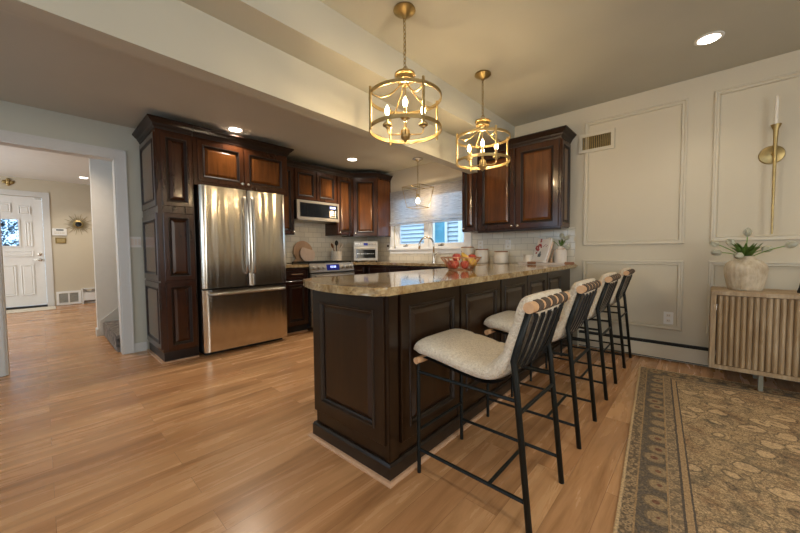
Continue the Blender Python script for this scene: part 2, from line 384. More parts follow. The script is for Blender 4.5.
def prism(bm, poly, z0, z1, mat=I4, bev=0.0):
    a = [bm.verts.new(mat @ Vector((x, y, z0))) for x, y in poly]; b = [bm.verts.new(mat @ Vector((x, y, z1))) for x, y in poly]
    n = len(poly); fs = [bm.faces.new(a[::-1]), bm.faces.new(b)]
    for i in range(n): fs.append(bm.faces.new((a[i], a[(i+1) % n], b[(i+1) % n], b[i])))
    if bev:
        es = list({e for f in fs[:2] for e in f.edges})
        bmesh.ops.bevel(bm, geom=es, offset=bev, segments=3, affect='EDGES', clamp_overlap=True)
    return bm
def loft(bm, mat, W, H, prof, cap=True, back=False):
    """rectangular rings (inset, height) in the frame mat; u 0..W, v 0..H"""
    rings = []
    for ins, h in prof:
        rings.append([bm.verts.new(mat @ Vector(p)) for p in ((ins, ins, h), (W-ins, ins, h), (W-ins, H-ins, h), (ins, H-ins, h))])
    for A, B in zip(rings, rings[1:]):
        for k in range(4): bm.faces.new((A[k], A[(k+1) % 4], B[(k+1) % 4], B[k]))
    if cap: bm.faces.new(rings[-1])
    if back: bm.faces.new(rings[0][::-1])
    return bm
def sweep(bm, path, prof, closed=False, side=1):
    """profile (out, z) along an XY path with mitred corners; out is to the right of travel when side=1"""
    P = [Vector((p[0], p[1])) for p in path]; n = len(P); cols = []
    for i, p in enumerate(P):
        ds = []
        if i > 0 or closed: ds.append((p-P[i-1]).normalized())
        if i < n-1 or closed: ds.append((P[(i+1) % n]-p).normalized())
        ns = [Vector((d.y, -d.x))*side for d in ds]
        if len(ns) == 2:
            b = (ns[0]+ns[1]).normalized(); b = b/max(0.2, b.dot(ns[0]))
        else: b = ns[0]
        cols.append([bm.verts.new((p.x+b.x*o, p.y+b.y*o, z)) for o, z in prof])
    m = len(prof)
    for i in range(n if closed else n-1):
        A, B = cols[i], cols[(i+1) % n]
        for k in range(m): bm.faces.new((A[k], A[(k+1) % m], B[(k+1) % m], B[k]))
    if not closed: bm.faces.new(cols[0]); bm.faces.new(cols[-1][::-1])
    return bm
def obj(name, bm, mat, parent=None, smooth=False, label=None, origin=None):
    bmesh.ops.recalc_face_normals(bm, faces=bm.faces)
    mw = ROOT[parent] if parent else (Matrix.Translation(Vector(origin)) if origin else I4)
    bm.transform(mw.inverted())
    me = bpy.data.meshes.new(name); bm.to_mesh(me); bm.free()
    me.materials.append(M[mat] if isinstance(mat, str) else mat)
    if smooth:
        me.polygons.foreach_set('use_smooth', [True]*len(me.polygons))
        if smooth != 'all': me.set_sharp_from_angle(angle=math.radians(40))
    o = bpy.data.objects.new(name, me); COL.objects.link(o)
    if parent: o.parent = parent
    else: o.matrix_world = mw
    ROOT[o] = mw
    if label: o['label'] = label
    return o
def thing(name, label, cat, loc=(0, 0, 0), group=None, rz=0.0):
    o = bpy.data.objects.new(name, None); COL.objects.link(o); o.empty_display_size = 0.05
    o.location = loc; o.rotation_euler = (0, 0, rz)
    ROOT[o] = Matrix.Translation(Vector(loc)) @ Matrix.Rotation(rz, 4, 'Z')
    return tag(o, label, cat, group)
def tag(o, label, cat, group=None):
    o['label'] = label; o['category'] = cat
    if group: o['group'] = group
    return o
def struct(name, bm, mat, parent=None, smooth=False):
    o = obj(name, bm, mat, parent, smooth)
    if not parent: o['kind'] = 'structure'
    return o
def dup(root, loc, rz, label, kids):
    r = root.copy(); COL.objects.link(r); r.location = loc; r.rotation_euler = (0, 0, rz); r['label'] = label
    ROOT[r] = Matrix.Translation(Vector(loc)) @ Matrix.Rotation(rz, 4, 'Z')
    for ch in kids(root):
        c = ch.copy(); COL.objects.link(c); c.parent = r
        for g in kids(ch):
            d = g.copy(); COL.objects.link(d); d.parent = c
    return r
def kids(o): return [c for c in ROOT if c.parent == o]

# ------------------------------------------------------------------ the room
WA = 4.12; WB = -4.60; WE = -10.10        # wall planes: back, left, entry
ZL = 2.45; ZU = 2.65                      # kitchen / dining ceilings
XR, YF = 3.0, -3.0
HX0, HX1, HZ = -2.20, -2.08, 2.08         # header beam
SX, SZ = -1.80, 2.39                     # soffit step

struct('floor', box(BM(), (-11.0, YF-0.2, -0.1), (XR+0.2, WA+0.2, 0)), 'floor')
# window opening in the back wall
wx0, wx1, wz0, wz1 = -3.93, -2.50, 1.14, 2.05
b = BM()
box(b, (WB-0.15, WA, 0), (wx0, WA+0.15, ZU+0.1)); box(b, (wx1, WA, 0), (XR+0.15, WA+0.15, ZU+0.1))
box(b, (wx0, WA, 0), (wx1, WA+0.15, wz0)); box(b, (wx0, WA, wz1), (wx1, WA+0.15, ZU+0.1))
struct('wall_back', b, 'wall')
oy0, oy1, oz = -0.25, 0.568, 2.098        # opening to the foyer
b = BM()
box(b, (WB-0.13, oy1, 0), (WB, WA-0.001, ZL+0.1)); box(b, (WB-0.13, YF, 0), (WB, oy0, ZL+0.1)); box(b, (WB-0.13, oy0, oz), (WB, oy1, ZL+0.1))
struct('wall_left', b, 'wall_green')
b = BM()
for x0, x1 in ((WB, -3.7), (-2.1, -1.0), (1.4, XR)): box(b, (x0, YF-0.15, 0), (x1, YF, ZU+0.1))
for x0, x1 in ((-3.7, -2.1), (-1.0, 1.4)): box(b, (x0, YF-0.15, 0), (x1, YF, 0.75)); box(b, (x0, YF-0.15, 2.25), (x1, YF, ZU+0.1))
struct('wall_front', b, 'wall')
b = BM()
box(b, (XR, YF, 0), (XR+0.15, -0.5, ZU+0.1)); box(b, (XR, 1.7, 0), (XR+0.15, WA, ZU+0.1)); box(b, (XR, -0.5, 0), (XR+0.15, 1.7, 0.75)); box(b, (XR, -0.5, 2.25), (XR+0.15, 1.7, ZU+0.1))
struct('wall_right', b, 'wall')
struct('ceiling_kitchen', box(BM(), (WB, YF, ZL), (-2.08, WA, ZL+0.1)), 'ceiling_low')
struct('ceiling_dining', box(BM(), (SX, YF, ZU), (XR, WA, ZU+0.1)), 'ceiling')
b = BM(); prism(b, [(-2.02, YF), (-1.90, YF), (-2.14, 3.783), (-2.26, 3.783)], HZ, ZU+0.1); struct('ceiling_beam', b, 'ceiling')
b = BM(); prism(b, [(-1.93, YF), (SX, YF), (SX, WA), (-2.16, WA)], SZ, ZU+0.1); struct('ceiling_soffit', b, 'ceiling')
b = BM(); box(b, (HX0, 3.785, ZL+0.001), (HX1-0.04, WA, ZU+0.1)); struct('ceiling_patch', b, 'ceiling')
# casing of the opening
cw = 0.088
b = BM()
for y0, y1 in ((oy1, oy1+cw), (oy0-cw, oy0)):
    box(b, (WB, y0, 0), (WB+0.018, y1, oz), 0.003); 
box(b, (WB, oy0-cw, oz), (WB+0.018, oy1+cw, oz+cw), 0.003)
for y0, y1 in ((oy1+cw-0.012, oy1+cw), (oy0-cw, oy0-cw+0.012)): box(b, (WB, y0, 0), (WB+0.026, y1, oz+cw))
box(b, (WB, oy0-cw, oz+cw-0.012), (WB+0.026, oy1+cw, oz+cw))
box(b, (WB-0.14, oy1-0.012, 0), (WB+0.004, oy1, oz)); box(b, (WB-0.14, oy0, 0), (WB+0.004, oy0+0.012, oz)); box(b, (WB-0.14, oy0, oz-0.012), (WB+0.004, oy1, oz))
struct('trim_1', b, 'trim_cool')
struct('baseboard_left', box(BM(), (WB, oy1+cw+0.001, 0), (WB+0.014, 0.775, 0.10), 0.004), 'trim_cool')
# picture-frame mouldings on the back wall
def wainscot(i, x0, x1, z0, z1):
    b = BM(); m = frame((x0, WA-0.0005, z0), (1, 0, 0), (0, 0, 1), (0, -1, 0))
    loft(b, m, x1-x0, z1-z0, [(0, 0), (0, 0.010), (0.006, 0.017), (0.016, 0.017), (0.020, 0.009), (0.034, 0.009), (0.038, 0.013), (0.044, 0.0)], cap=False)
    struct('trim_%d' % i, b, 'trim')
wainscot(2, -1.0, -0.142, 1.135, 2.482); wainscot(3, -1.0, -0.142, 0.303, 0.975)
wainscot(4, 0.035, 1.45, 1.150, 2.482); wainscot(5, 0.03, 1.45, 0.303, 0.975)
# tile backsplashes
b = BM(); zt0, zt1 = 0.926, 1.40
box(b, (-4.60, WA-0.008, zt0), (wx0-0.085, WA, zt1)); box(b, (wx1+0.085, WA-0.008, zt0), (-1.085, WA, 1.345)); box(b, (wx0-0.085, WA-0.008, zt0), (wx1+0.085, WA, 1.055))
struct('wall_tile_back', b, 'tile_x')
struct('wall_tile_left', box(BM(), (WB, 2.08, zt0), (WB+0.008, WA-0.01, 1.60)), 'tile_y')

# foyer
FZ = 2.63
struct('ceiling_foyer', box(BM(), (WE-0.1, -2.6, FZ), (WB-0.13, 4.1, FZ+0.1)), 'white')
b = BM(); dy0, dy1, dz = -0.84, 0.055, 2.27
box(b, (WE-0.15, -2.6, 0), (WE, dy0, FZ)); box(b, (WE-0.15, dy1, 0), (WE, 4.1, FZ)); box(b, (WE-0.15, dy0, dz), (WE, dy1, FZ)); box(b, (WE-0.15, dy0, 0), (WE, dy1, 0.03))
struct('wall_entry', b, 'wall')
b = BM(); box(b, (WE, -2.75, 0), (-9.0, -2.6, FZ)); box(b, (-7.0, -2.75, 0), (WB-0.13, -2.6, FZ)); box(b, (-9.0, -2.75, 0), (-7.0, -2.6, 0.8)); box(b, (-9, -2.75, 2.2), (-7.0, -2.6, FZ))
struct('wall_foyer_side', b, 'wall')
struct('wall_foyer_end', box(BM(), (WE, 4.1, 0), (WB-0.13, 4.2, FZ)), 'wall')
struct('wall_stair', box(BM(), (-6.02, 0.475, 0), (-5.90, 4.09, FZ)), 'white')
b = BM(); sweep(b, [(-6.02, 0.9), (-6.02, 0.475), (-5.90, 0.475), (-5.90, 0.56)], [(0, 0), (0.014, 0), (0.014, 0.085), (0.006, 0.10), (0, 0.10)], side=1)
struct('baseboard_stair', b, 'trim_cool')
b = BM()
prism(b, [(0.50, 0.0), (0.50, 0.20), (2.2, 1.66), (2.2, 1.0), (0.8, 0.0)], -5.899, -5.875, Matrix(((0, 0, 1, 0), (1, 0, 0, 0), (0, 1, 0, 0), (0, 0, 0, 1))))
struct('trim_6', b, 'trim_cool')
# front door with casing
dx = WE-0.035
gy0, gy1, gz0, gz1 = -0.62, -0.285, 1.265, 1.80
b = BM()
for lo, hi in (((dy0+0.004, 0.05), (gy0, dz-0.004)), ((gy1, 0.05), (dy1-0.004, dz-0.004)), ((gy0, 0.05), (gy1, gz0)), ((gy0, gz1), (gy1, dz-0.004))):
    box(b, (dx-0.045, lo[0], lo[1]), (dx, hi[0], hi[1]))
door = obj('door_1', b, 'white'); door['kind'] = 'structure'
for (y0, y1, z0, z1) in ((-0.54, -0.37, 1.93, 2.12), (-0.28, -0.11, 1.91, 2.08), (-0.20, -0.10, 1.255, 1.77), (-0.70, -0.10, 1.05, 1.17), (-0.55, -0.345, 0.27, 0.885), (-0.29, -0.105, 0.27, 0.885), (-0.80, -0.60, 0.27, 0.885), (-0.80, -0.70, 1.255, 1.77)):
    b = BM(); loft(b, frame((dx+0.0005, y0, z0), (0, 1, 0), (0, 0, 1), (1, 0, 0)), y1-y0, z1-z0, [(0, 0), (0, 0.012), (0.012, 0.016), (0.026, 0.004), (0.040, 0.012)])
    obj('panel', b, 'white', door)
b = BM(); loft(b, frame((dx, gy0-0.02, gz0-0.02), (0, 1, 0), (0, 0, 1), (1, 0, 0)), gy1-gy0+0.04, gz1-gz0+0.04, [(0, 0), (0, 0.014), (0.02, 0.014), (0.028, -0.01)], cap=False)
obj('glass_frame', b, 'white', door)
obj('glass', box(BM(), (dx-0.03, gy0, gz0), (dx-0.02, gy1, gz1)), 'door_glass', door)
m = frame((dx, -0.015, 1.10), (0, 1, 0), (0, 0, 1), (1, 0, 0))
obj('deadbolt', lathe(BM(), [(0.030, 0), (0.030, 0.012), (0.018, 0.02), (0, 0.02)], mat=m, seg=16), 'nickel', door, True)
m = frame((dx, -0.015, 0.985), (0, 1, 0), (0, 0, 1), (1, 0, 0))
b = lathe(BM(), [(0.032, 0), (0.032, 0.008), (0.012, 0.014), (0.012, 0.035), (0.028, 0.045), (0.028, 0.065), (0, 0.072)], mat=m, seg=16); box(b, (dx+0.04, -0.11, 0.978), (dx+0.055, -0.015, 0.992), 0.004)
obj('door_handle', b, 'nickel', door, True)
b = BM(); box(b, (dx-0.005, dy1-0.10, dz-0.045), (dx+0.02, dy1-0.015, dz-0.025)); obj('door_latch', b, 'nickel', door)
b = BM(); box(b, (WE-0.06, dy0, 0.001), (WE+0.004, dy1, 0.045)); struct('trim_7', b, 'dark')
b = BM(); c2 = 0.105
box(b, (WE, dy1, 0), (WE+0.02, dy1+c2, dz+c2), 0.004); box(b, (WE, dy0-c2, 0), (WE+0.02, dy0, dz+c2), 0.004); box(b, (WE, dy0, dz), (WE+0.02, dy1, dz+c2), 0.004)
box(b, (WE-0.06, dy1-0.003, 0.05), (WE+0.002, dy1, dz)); 
struct('trim_8', b, 'trim_cool')

# kitchen window: frame, two casements, sill
win = struct('window_1', (lambda b: (box(b, (wx0, WA+0.02, wz0), (wx0+0.03, WA+0.13, wz1)), box(b, (wx1-0.03, WA+0.02, wz0), (wx1, WA+0.13, wz1)), box(b, (wx0, WA+0.02, wz1-0.03), (wx1, WA+0.13, wz1)), box(b, (wx0, WA+0.02, wz0), (wx1, WA+0.13, wz0+0.03)), b)[-1])(BM()), 'window_white')
xm = (wx0+wx1)/2 - 0.02
obj('mullion', box(BM(), (xm-0.035, WA+0.02, wz0+0.03), (xm+0.035, WA+0.12, wz1-0.03), 0.004), 'window_white', win)
for x0, x1 in ((wx0+0.03, xm-0.035), (xm+0.035, wx1-0.03)):
    b = BM(); loft(b, frame((x0, WA+0.09, wz0+0.03), (1, 0, 0), (0, 0, 1), (0, -1, 0)), x1-x0, wz1-wz0-0.06, [(0, 0), (0, 0.045), (0.042, 0.045), (0.052, 0.0)], cap=False)
    s = obj('sash', b, 'window_white', win)
    obj('pane', box(BM(), (x0+0.045, WA+0.072, wz0+0.07), (x1-0.045, WA+0.076, wz1-0.07)), 'glass', s)
    xc = (x0+x1)/2 - 0.10
    b = BM(); box(b, (xc-0.045, WA+0.012, wz0+0.031), (xc+0.045, WA+0.04, wz0+0.048), 0.003); tube(b, [(xc, WA+0.02, wz0+0.05), (xc+0.03, WA+0.005, wz0+0.062), (xc+0.08, WA+0.0, wz0+0.052)], 0.006, 6)
    obj('crank_handle', b, 'nickel', s, True)
b = BM()
box(b, (wx0-0.08, WA-0.018, wz0-0.01), (wx0, WA, wz1+0.035)); box(b, (wx1, WA-0.018, wz0-0.01), (wx1+0.08, WA, wz1+0.035)); box(b, (wx0, WA-0.018, wz1), (wx1, WA, wz1+0.035))
box(b, (wx0, WA-0.0, wz0-0.001), (wx1, WA+0.03, wz0)); 
obj('casing', b, 'window_white', win)
b = BM(); box(b, (wx0-0.10, WA-0.045, wz0-0.025), (wx1+0.10, WA+0.02, wz0), 0.004); box(b, (wx0-0.08, WA-0.018, wz0-0.085), (wx1+0.08, WA-0.009, wz0-0.026))
obj('sill', b, 'window_white', win)

# neighbour's house outside
hy = 7.6
nb = thing('neighbour_house', 'pale blue-grey clapboard house seen through the kitchen window', 'house', (-6.0, hy, 0))
b = BM()
for k in range(33):
    z = -0.4+k*0.12
    v = [b.verts.new(p) for p in ((-9, hy, z), (-4.86, hy, z), (-4.86, hy+0.055, z+0.12), (-9, hy+0.055, z+0.12), (-9, hy+0.06, z), (-4.86, hy+0.06, z))]
    b.faces.new((v[0], v[1], v[2], v[3])); b.faces.new((v[4], v[5], v[1], v[0]))
box(b, (-9, hy+0.07, -0.4), (-4.86, hy+1.5, 3.5))
obj('siding', b, 'siding', nb)
b = BM()
for k in range(33):
    z = -0.4+k*0.12
    v = [b.verts.new(p) for p in ((-4.75, hy+0.4, z), (-1.5, hy+0.4, z), (-1.5, hy+0.455, z+0.12), (-4.75, hy+0.455, z+0.12), (-4.75, hy+0.46, z), (-1.5, hy+0.46, z))]
    b.faces.new((v[0], v[1], v[2], v[3])); b.faces.new((v[4], v[5], v[1], v[0]))
box(b, (-4.8, hy+0.47, -0.4), (-1.5, hy+1.5, 3.5))
obj('siding', b, 'siding', nb)
obj('corner_board', box(BM(), (-4.86, hy-0.02, -0.4), (-4.75, hy+0.6, 3.5)), 'white', nb)
b = BM(); loft(b, frame((-5.70, hy-0.001, 1.20), (1, 0, 0), (0, 0, 1), (0, -1, 0)), 0.49, 0.9, [(0, 0), (0, 0.04), (0.07, 0.04), (0.08, 0.01)], cap=False); nw = obj('window', b, 'white', nb)
obj('pane', box(BM(), (-5.625, hy-0.02, 1.275), (-5.285, hy-0.008, 2.03)), 'teal_glass', nw)
struct('outdoor_ground', box(BM(), (-14, WA+0.2, -0.6), (3, 9.5, -0.4)), 'slate')

# ------------------------------------------------------------------ cabinet builders
def panel_door(parent, m, W, H, fw=0.055, t=0.020, mats=('cherry', 'glaze', 'cherry_panel'), knob=None, name='door'):
    b = BM(); loft(b, m, W, H, [(0, 0), (0, t-0.003), (0.003, t), (fw, t), (fw, 0.006)], cap=False, back=False)
    d = obj(name, b, mats[0], parent)
    b = BM(); loft(b, m, W, H, [(fw-0.004, t), (fw-0.002, t+0.006), (fw+0.006, t+0.005), (fw+0.012, t-0.006), (fw+0.020, t-0.010), (fw+0.022, 0.004)], cap=False)
    obj('moulding', b, mats[1], d)
    i0 = min(fw+0.021, W*0.5-0.012)
    i1 = min(i0+0.026, W*0.5-0.008)
    b = BM(); loft(b, m, W, H, [(i0, 0.004), (i0+0.004, 0.007), (i1, t-0.003)], cap=True); obj('centre_panel', b, mats[2], d)
    if knob:
        km = m @ Matrix.Translation((knob[0], knob[1], t))
        obj('knob', lathe(BM(), [(0.010, 0), (0.006, 0.006), (0.006, 0.014), (0.015, 0.020), (0.015, 0.026), (0.008, 0.031), (0, 0.032)], mat=km, seg=14), 'nickel', d, True)
    return d
def fx(x, y, z): return frame((x, y, z), (0, 1, 0), (0, 0, 1), (1, 0, 0))      # faces +X
def fy(x, y, z): return frame((x, y, z), (1, 0, 0), (0, 0, 1), (0, -1, 0))     # faces -Y
def fxp(x, y, z): return frame((x, y, z), (0, 1, 0), (0, 0, 1), (1, 0, 0))
CROWN = [(0, 0), (0.006, 0), (0.010, 0.016), (0.020, 0.028), (0.026, 0.045), (0.046, 0.062), (0.058, 0.078), (0.066, 0.082), (0.066, 0.095), (0, 0.095)]
def crown(parent, path, z, k=1.0, mat='glaze', side=1):
    b = BM(); sweep(b, path, [(o*k, z+h*k) for o, h in CROWN], side=side); return obj('crown_moulding', b, mat, parent)

# tall pantry cabinet + cabinet over the fridge
TX = -3.90
pan = thing('pantry_cabinet', 'tall narrow dark cherry pantry cabinet beside the refrigerator', 'cabinet', (-4.25, 0.94, 0))
obj('carcass', box(BM(), (WB+0.003, 0.782, 0.105), (TX, 1.094, 2.29)), 'cherry', pan)
obj('toe_board', box(BM(), (WB+0.02, 0.79, 0.012), (TX-0.01, 1.094, 0.104)), 'glaze', pan)
obj('base_shoe', box(BM(), (WB+0.016, 0.764, 0.0), (TX+0.012, 1.09, 0.012)), 'shoe', pan)
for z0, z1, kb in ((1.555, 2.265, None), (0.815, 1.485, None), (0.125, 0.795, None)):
    panel_door(pan, fx(TX, 0.818, z0), 0.262, z1-z0, 0.045, mats=('cherry', 'glaze', 'cherry'), knob=kb)  # centre panels darker than on other cabinets: weaker light here painted in
    panel_door(pan, frame((WB+0.03, 0.782, z0), (1, 0, 0), (0, 0, 1), (0, -1, 0)), 0.64, z1-z0, 0.06, 0.012, name='side_panel')
fc = thing('over_fridge_cabinet', 'wide cherry cabinet with two raised-panel doors above the refrigerator', 'cabinet', (-4.25, 1.62, 1.82))
obj('carcass', box(BM(), (WB+0.003, 1.098, 1.80), (TX, 2.145, 2.29)), 'cherry', fc)
panel_door(fc, fx(TX, 1.135, 1.835), 0.465, 0.43, 0.05, knob=(0.44, 0.03)); panel_door(fc, fx(TX, 1.615, 1.835), 0.495, 0.43, 0.05, knob=(0.025, 0.03))
obj('side_panel', box(BM(), (WB+0.01, 2.105, 0.94), (WB+0.345, 2.145, 1.799)), 'cherry', fc)
crown(pan, [(WB+0.003, 0.782), (TX, 0.782), (TX, 1.094)], 2.29, side=1)
crown(fc, [(TX, 1.098), (TX, 2.145), (WB+0.4, 2.145)], 2.29, side=1)
# refrigerator
fr = thing('refrigerator', 'stainless steel French-door refrigerator with bottom freezer drawer', 'refrigerator', (-4.2, 1.575, 0))
FX = -3.78; y0, y1 = 1.112, 2.042
obj('body', box(BM(), (-4.5, y0+0.01, 0.03), (FX-0.075, y1-0.01, 1.765), 0.004), 'dark', fr)
b = BM(); box(b, (-4.4, y0+0.03, 0.0), (FX-0.09, y1-0.03, 0.03)); obj('toe_grille', b, 'dark', fr)
def bulge(ya, yb, za, zb, left_round, right_round):
    pts = [(FX-0.072, ya)]; n = 18
    pts = []
    for k in range(n+1):
        s = k/n; y = ya+(yb-ya)*s
        d = 0.0
        e = (y-ya) if left_round else 9; f_ = (yb-y) if right_round else 9
        e = min(e, f_)
        if e < 0.05: d = -0.022*(1-math.sqrt(max(0, 1-(1-e/0.05)**2)))
        pts.append((FX+d, y))
    pts += [(FX-0.07, yb), (FX-0.07, ya)]
    b = BM(); prism(b, pts, za, zb, bev=0.0); return b
ym = 1.592
obj('left_door', bulge(y0, ym-0.004, 0.715, 1.785, True, True), 'steel', fr, True)
obj('right_door', bulge(ym+0.004, y1, 0.715, 1.785, True, True), 'steel', fr, True)
fz = obj('freezer_drawer', bulge(y0, y1, 0.045, 0.698, True, True), 'steel', fr, True)
b = BM()
pts = [(FX+0.0, y0+0.06, 0.655), (FX+0.035, y0+0.05, 0.655), (FX+0.045, y0+0.09, 0.655)] + [(FX+0.052, y0+0.1+(y1-y0-0.2)*k/6, 0.655) for k in range(7)] + [(FX+0.045, y1-0.09, 0.655), (FX+0.035, y1-0.05, 0.655), (FX+0.0, y1-0.06, 0.655)]
tube(b, pts, 0.014, 10); obj('handle', b, 'steel_plain', fz, 'all')
for nm, yy in (('left', ym-0.042), ('right', ym+0.042)):
    par = [k for k in kids(fr) if k.name.startswith(nm)][0]
    b = BM(); tube(b, [(FX-0.005, yy, 1.70), (FX+0.035, yy, 1.69), (FX+0.046, yy, 1.62)] + [(FX+0.046+0.01*math.sin(PI*k/8), yy, 1.62-0.66*k/8) for k in range(1, 9)] + [(FX+0.035, yy, 0.87), (FX-0.005, yy, 0.86)], 0.013, 10)
    obj('handle', b, 'steel_plain', par, 'all')

# left wall: uppers, microwave
UX = -4.27
def upper(name, label, y0, y1, z0, z1, doors, knobs):
    c = thing(name, label, 'cabinet', (-4.43, (y0+y1)/2, z0))
    obj('carcass', box(BM(), (WB+0.009, y0+0.001, z0), (UX, y1-0.001, z1)), 'cherry', c)
    for (a, bb), kb in zip(doors, knobs): panel_door(c, fx(UX, a, z0+0.012), bb-a, z1-z0-0.024, min(0.05, (bb-a)*0.2), knob=kb)
    crown(c, [(UX, y0+0.001), (UX, y1-0.001)], z1, 0.8)
    return c
upper('upper_cabinet', 'narrow cherry wall cabinet squeezed between refrigerator and microwave', 2.150, 2.44, 1.335, 2.285, [(2.155, 2.432)], [(0.255, 0.03)])
upper('upper_cabinet', 'short two-door cherry wall cabinet right above the microwave', 2.441, 3.175, 1.835, 2.285, [(2.452, 2.80), (2.812, 3.162)], [None, None])
upper('upper_cabinet', 'narrow cherry wall cabinet between microwave and corner cabinet', 3.176, 3.505, 1.355, 2.285, [(3.186, 3.492)], [(0.028, 0.03)])
mw = thing('microwave', 'stainless over-the-range microwave with dark glass door', 'microwave', (-4.4, 2.81, 1.57))
MX = -4.20
b = BM(); box(b, (WB+0.01, 2.445, 1.565), (MX-0.03, 3.17, 1.832)); obj('body', b, 'dark', mw)
b = BM(); loft(b, fx(MX-0.03, 2.445, 1.565), 0.725, 0.267, [(0, 0), (0, 0.026), (0.004, 0.03), (0.028, 0.03), (0.030, 0.024)], cap=True); obj('door', b, 'steel_plain', mw)
obj('glass', box(BM(), (MX-0.005, 2.50, 1.60), (MX+0.0015, 2.97, 1.795)), 'glass_dark', mw)
kp = obj('control_panel', box(BM(), (MX-0.005, 2.972, 1.60), (MX+0.0015, 3.14, 1.795)), 'glass_dark', mw)
b = BM()
for r_ in range(4):
    for c_ in range(3): box(b, (MX+0.001, 2.995+c_*0.045, 1.615+r_*0.028), (MX+0.003, 3.02+c_*0.045, 1.627+r_*0.028))
obj('button', b, 'nickel', kp)
obj('clock_display', box(BM(), (MX+0.001, 3.0, 1.745), (MX+0.003, 3.10, 1.775)), 'led', kp)
obj('vent_lip', box(BM(), (WB+0.02, 2.45, 1.55), (MX+0.01, 3.165, 1.564), 0.004), 'steel_plain', mw)
# diagonal corner cabinet
cc = thing('corner_cabinet', 'diagonal cherry corner wall cabinet above the toaster oven', 'cabinet', (-4.4, 3.9, 1.345))
poly = [(WB+0.009, 3.512), (UX, 3.512), (-3.99, 3.792), (-3.99, WA-0.010), (WB+0.009, WA-0.010)]
obj('carcass', prism(BM(), poly, 1.345, 2.30), 'cherry', cc)
d45 = Vector((-3.99-UX, 3.792-3.512, 0)); L45 = d45.length; d45.normalize()
panel_door(cc, frame((UX+d45.x*0.008, 3.512+d45.y*0.008, 1.357), d45, (0, 0, 1), (d45.y, -d45.x, 0)), L45-0.016, 0.93, 0.055, knob=(0.03, 0.03))
crown(cc, [(UX-0.0, 3.514), (-3.99, 3.792), (-3.99, WA-0.010)], 2.30, 0.8)
b = BM(); loft(b, frame((-3.99, 3.81, 1.36), (0, 1, 0), (0, 0, 1), (1, 0, 0)), 0.28, 0.92, [(0, 0), (0, 0.004), (0.003, 0.006)]); obj('end_panel', b, 'cherry_panel', cc)

# right-hand uppers on the back wall
UY = 3.80
def upper_back(label, x0, x1, z0, z1, doors, knobs):
    c = thing('upper_cabinet', label, 'cabinet', ((x0+x1)/2, 3.96, z0))
    obj('carcass', box(BM(), (x0+0.001, UY, z0), (x1-0.001, WA-0.010, z1)), 'cherry', c)
    for (a, bb), kb in zip(doors, knobs): panel_door(c, fy(a, UY, z0+0.012), bb-a, z1-z0-0.024, min(0.06, (bb-a)*0.22), knob=kb)
    return c
cl = upper_back('narrow cherry wall cabinet beside the window, under the ceiling beam', -2.37, -2.145, 1.335, 2.285, [(-2.362, -2.155)], [(0.03, 0.03)])
cr = upper_back('wide two-door cherry wall cabinet over the canisters and cookbook', -2.144, -1.148, 1.335, 2.285, [(-2.125, -1.650), (-1.635, -1.165)], [(0.445, 0.03), (0.03, 0.03)])
crown(cr, [(-2.07, UY), (-1.148, UY), (-1.148, WA-0.010)], 2.285, 1.0)
panel_door(cr, frame((-1.148, UY+0.012, 1.347), (0, 1, 0), (0, 0, 1), (1, 0, 0)), 0.285, 0.926, 0.05, 0.012, name='end_panel')
obj('light_rail', box(BM(), (-2.144, UY+0.005, 1.315), (-1.15, UY+0.03, 1.334)), 'glaze', cr)

# ------------------------------------------------------------------ base cabinets, range, counters
CT, CB = 0.925, 0.887
bc = thing('base_cabinet', 'narrow dark cherry base cabinet between refrigerator and range', 'cabinet', (-4.3, 2.28, 0))
obj('carcass', box(BM(), (WB+0.01, 2.10, 0.10), (-3.99, 2.462, CB-0.001)), 'glaze', bc)
obj('toe_board', box(BM(), (WB+0.05, 2.10, 0.0), (-4.03, 2.462, 0.099)), 'dark', bc)
obj('base_shoe', box(BM(), (-4.03, 2.105, 0.0), (-4.015, 2.46, 0.018)), 'shoe', bc)
dr = obj('drawer', (lambda b: loft(b, fx(-3.99, 2.115, 0.725), 0.335, 0.145, [(0, 0), (0, 0.017), (0.003, 0.02), (0.025, 0.02), (0.03, 0.012), (0.04, 0.018)]))(BM()), 'cherry_dark', bc)
b = BM(); tube(b, [(-3.972, 2.20, 0.80), (-3.945, 2.20, 0.80), (-3.942, 2.28, 0.80), (-3.945, 2.36, 0.80), (-3.972, 2.36, 0.80)], 0.006, 8); obj('handle', b, 'nickel', dr, True)
panel_door(bc, fx(-3.99, 2.115, 0.115), 0.335, 0.595, 0.055, mats=('cherry_dark', 'glaze', 'cherry_dark'), knob=(0.30, 0.55))
rg = thing('range', 'stainless gas range with front knobs and blue clock display', 'range', (-4.25, 2.85, 0))
RX = -3.93; ry0, ry1 = 2.466, 3.230
obj('body', box(BM(), (WB+0.03, ry0, 0.04), (RX-0.02, ry1, 0.905)), 'dark', rg)
obj('oven_door', box(BM(), (RX-0.019, ry0+0.004, 0.27), (RX+0.02, ry1-0.004, 0.79), 0.006), 'steel_plain', rg)
obj('drawer_front', box(BM(), (RX-0.019, ry0+0.004, 0.06), (RX+0.015, ry1-0.004, 0.262), 0.006), 'steel_plain', rg)
obj('oven_window', box(BM(), (RX+0.018, ry0+0.12, 0.38), (RX+0.022, ry1-0.12, 0.66)), 'glass_dark', rg)
b = BM(); tube(b, [(RX+0.01, ry0+0.06, 0.755), (RX+0.055, ry0+0.06, 0.755), (RX+0.06, (ry0+ry1)/2, 0.755), (RX+0.055, ry1-0.06, 0.755), (RX+0.01, ry1-0.06, 0.755)], 0.011, 8); obj('oven_handle', b, 'steel_plain', rg, True)
pm = frame((RX-0.01, ry0+0.002, 0.805), (0, 1, 0), (-0.25, 0, 1)); 
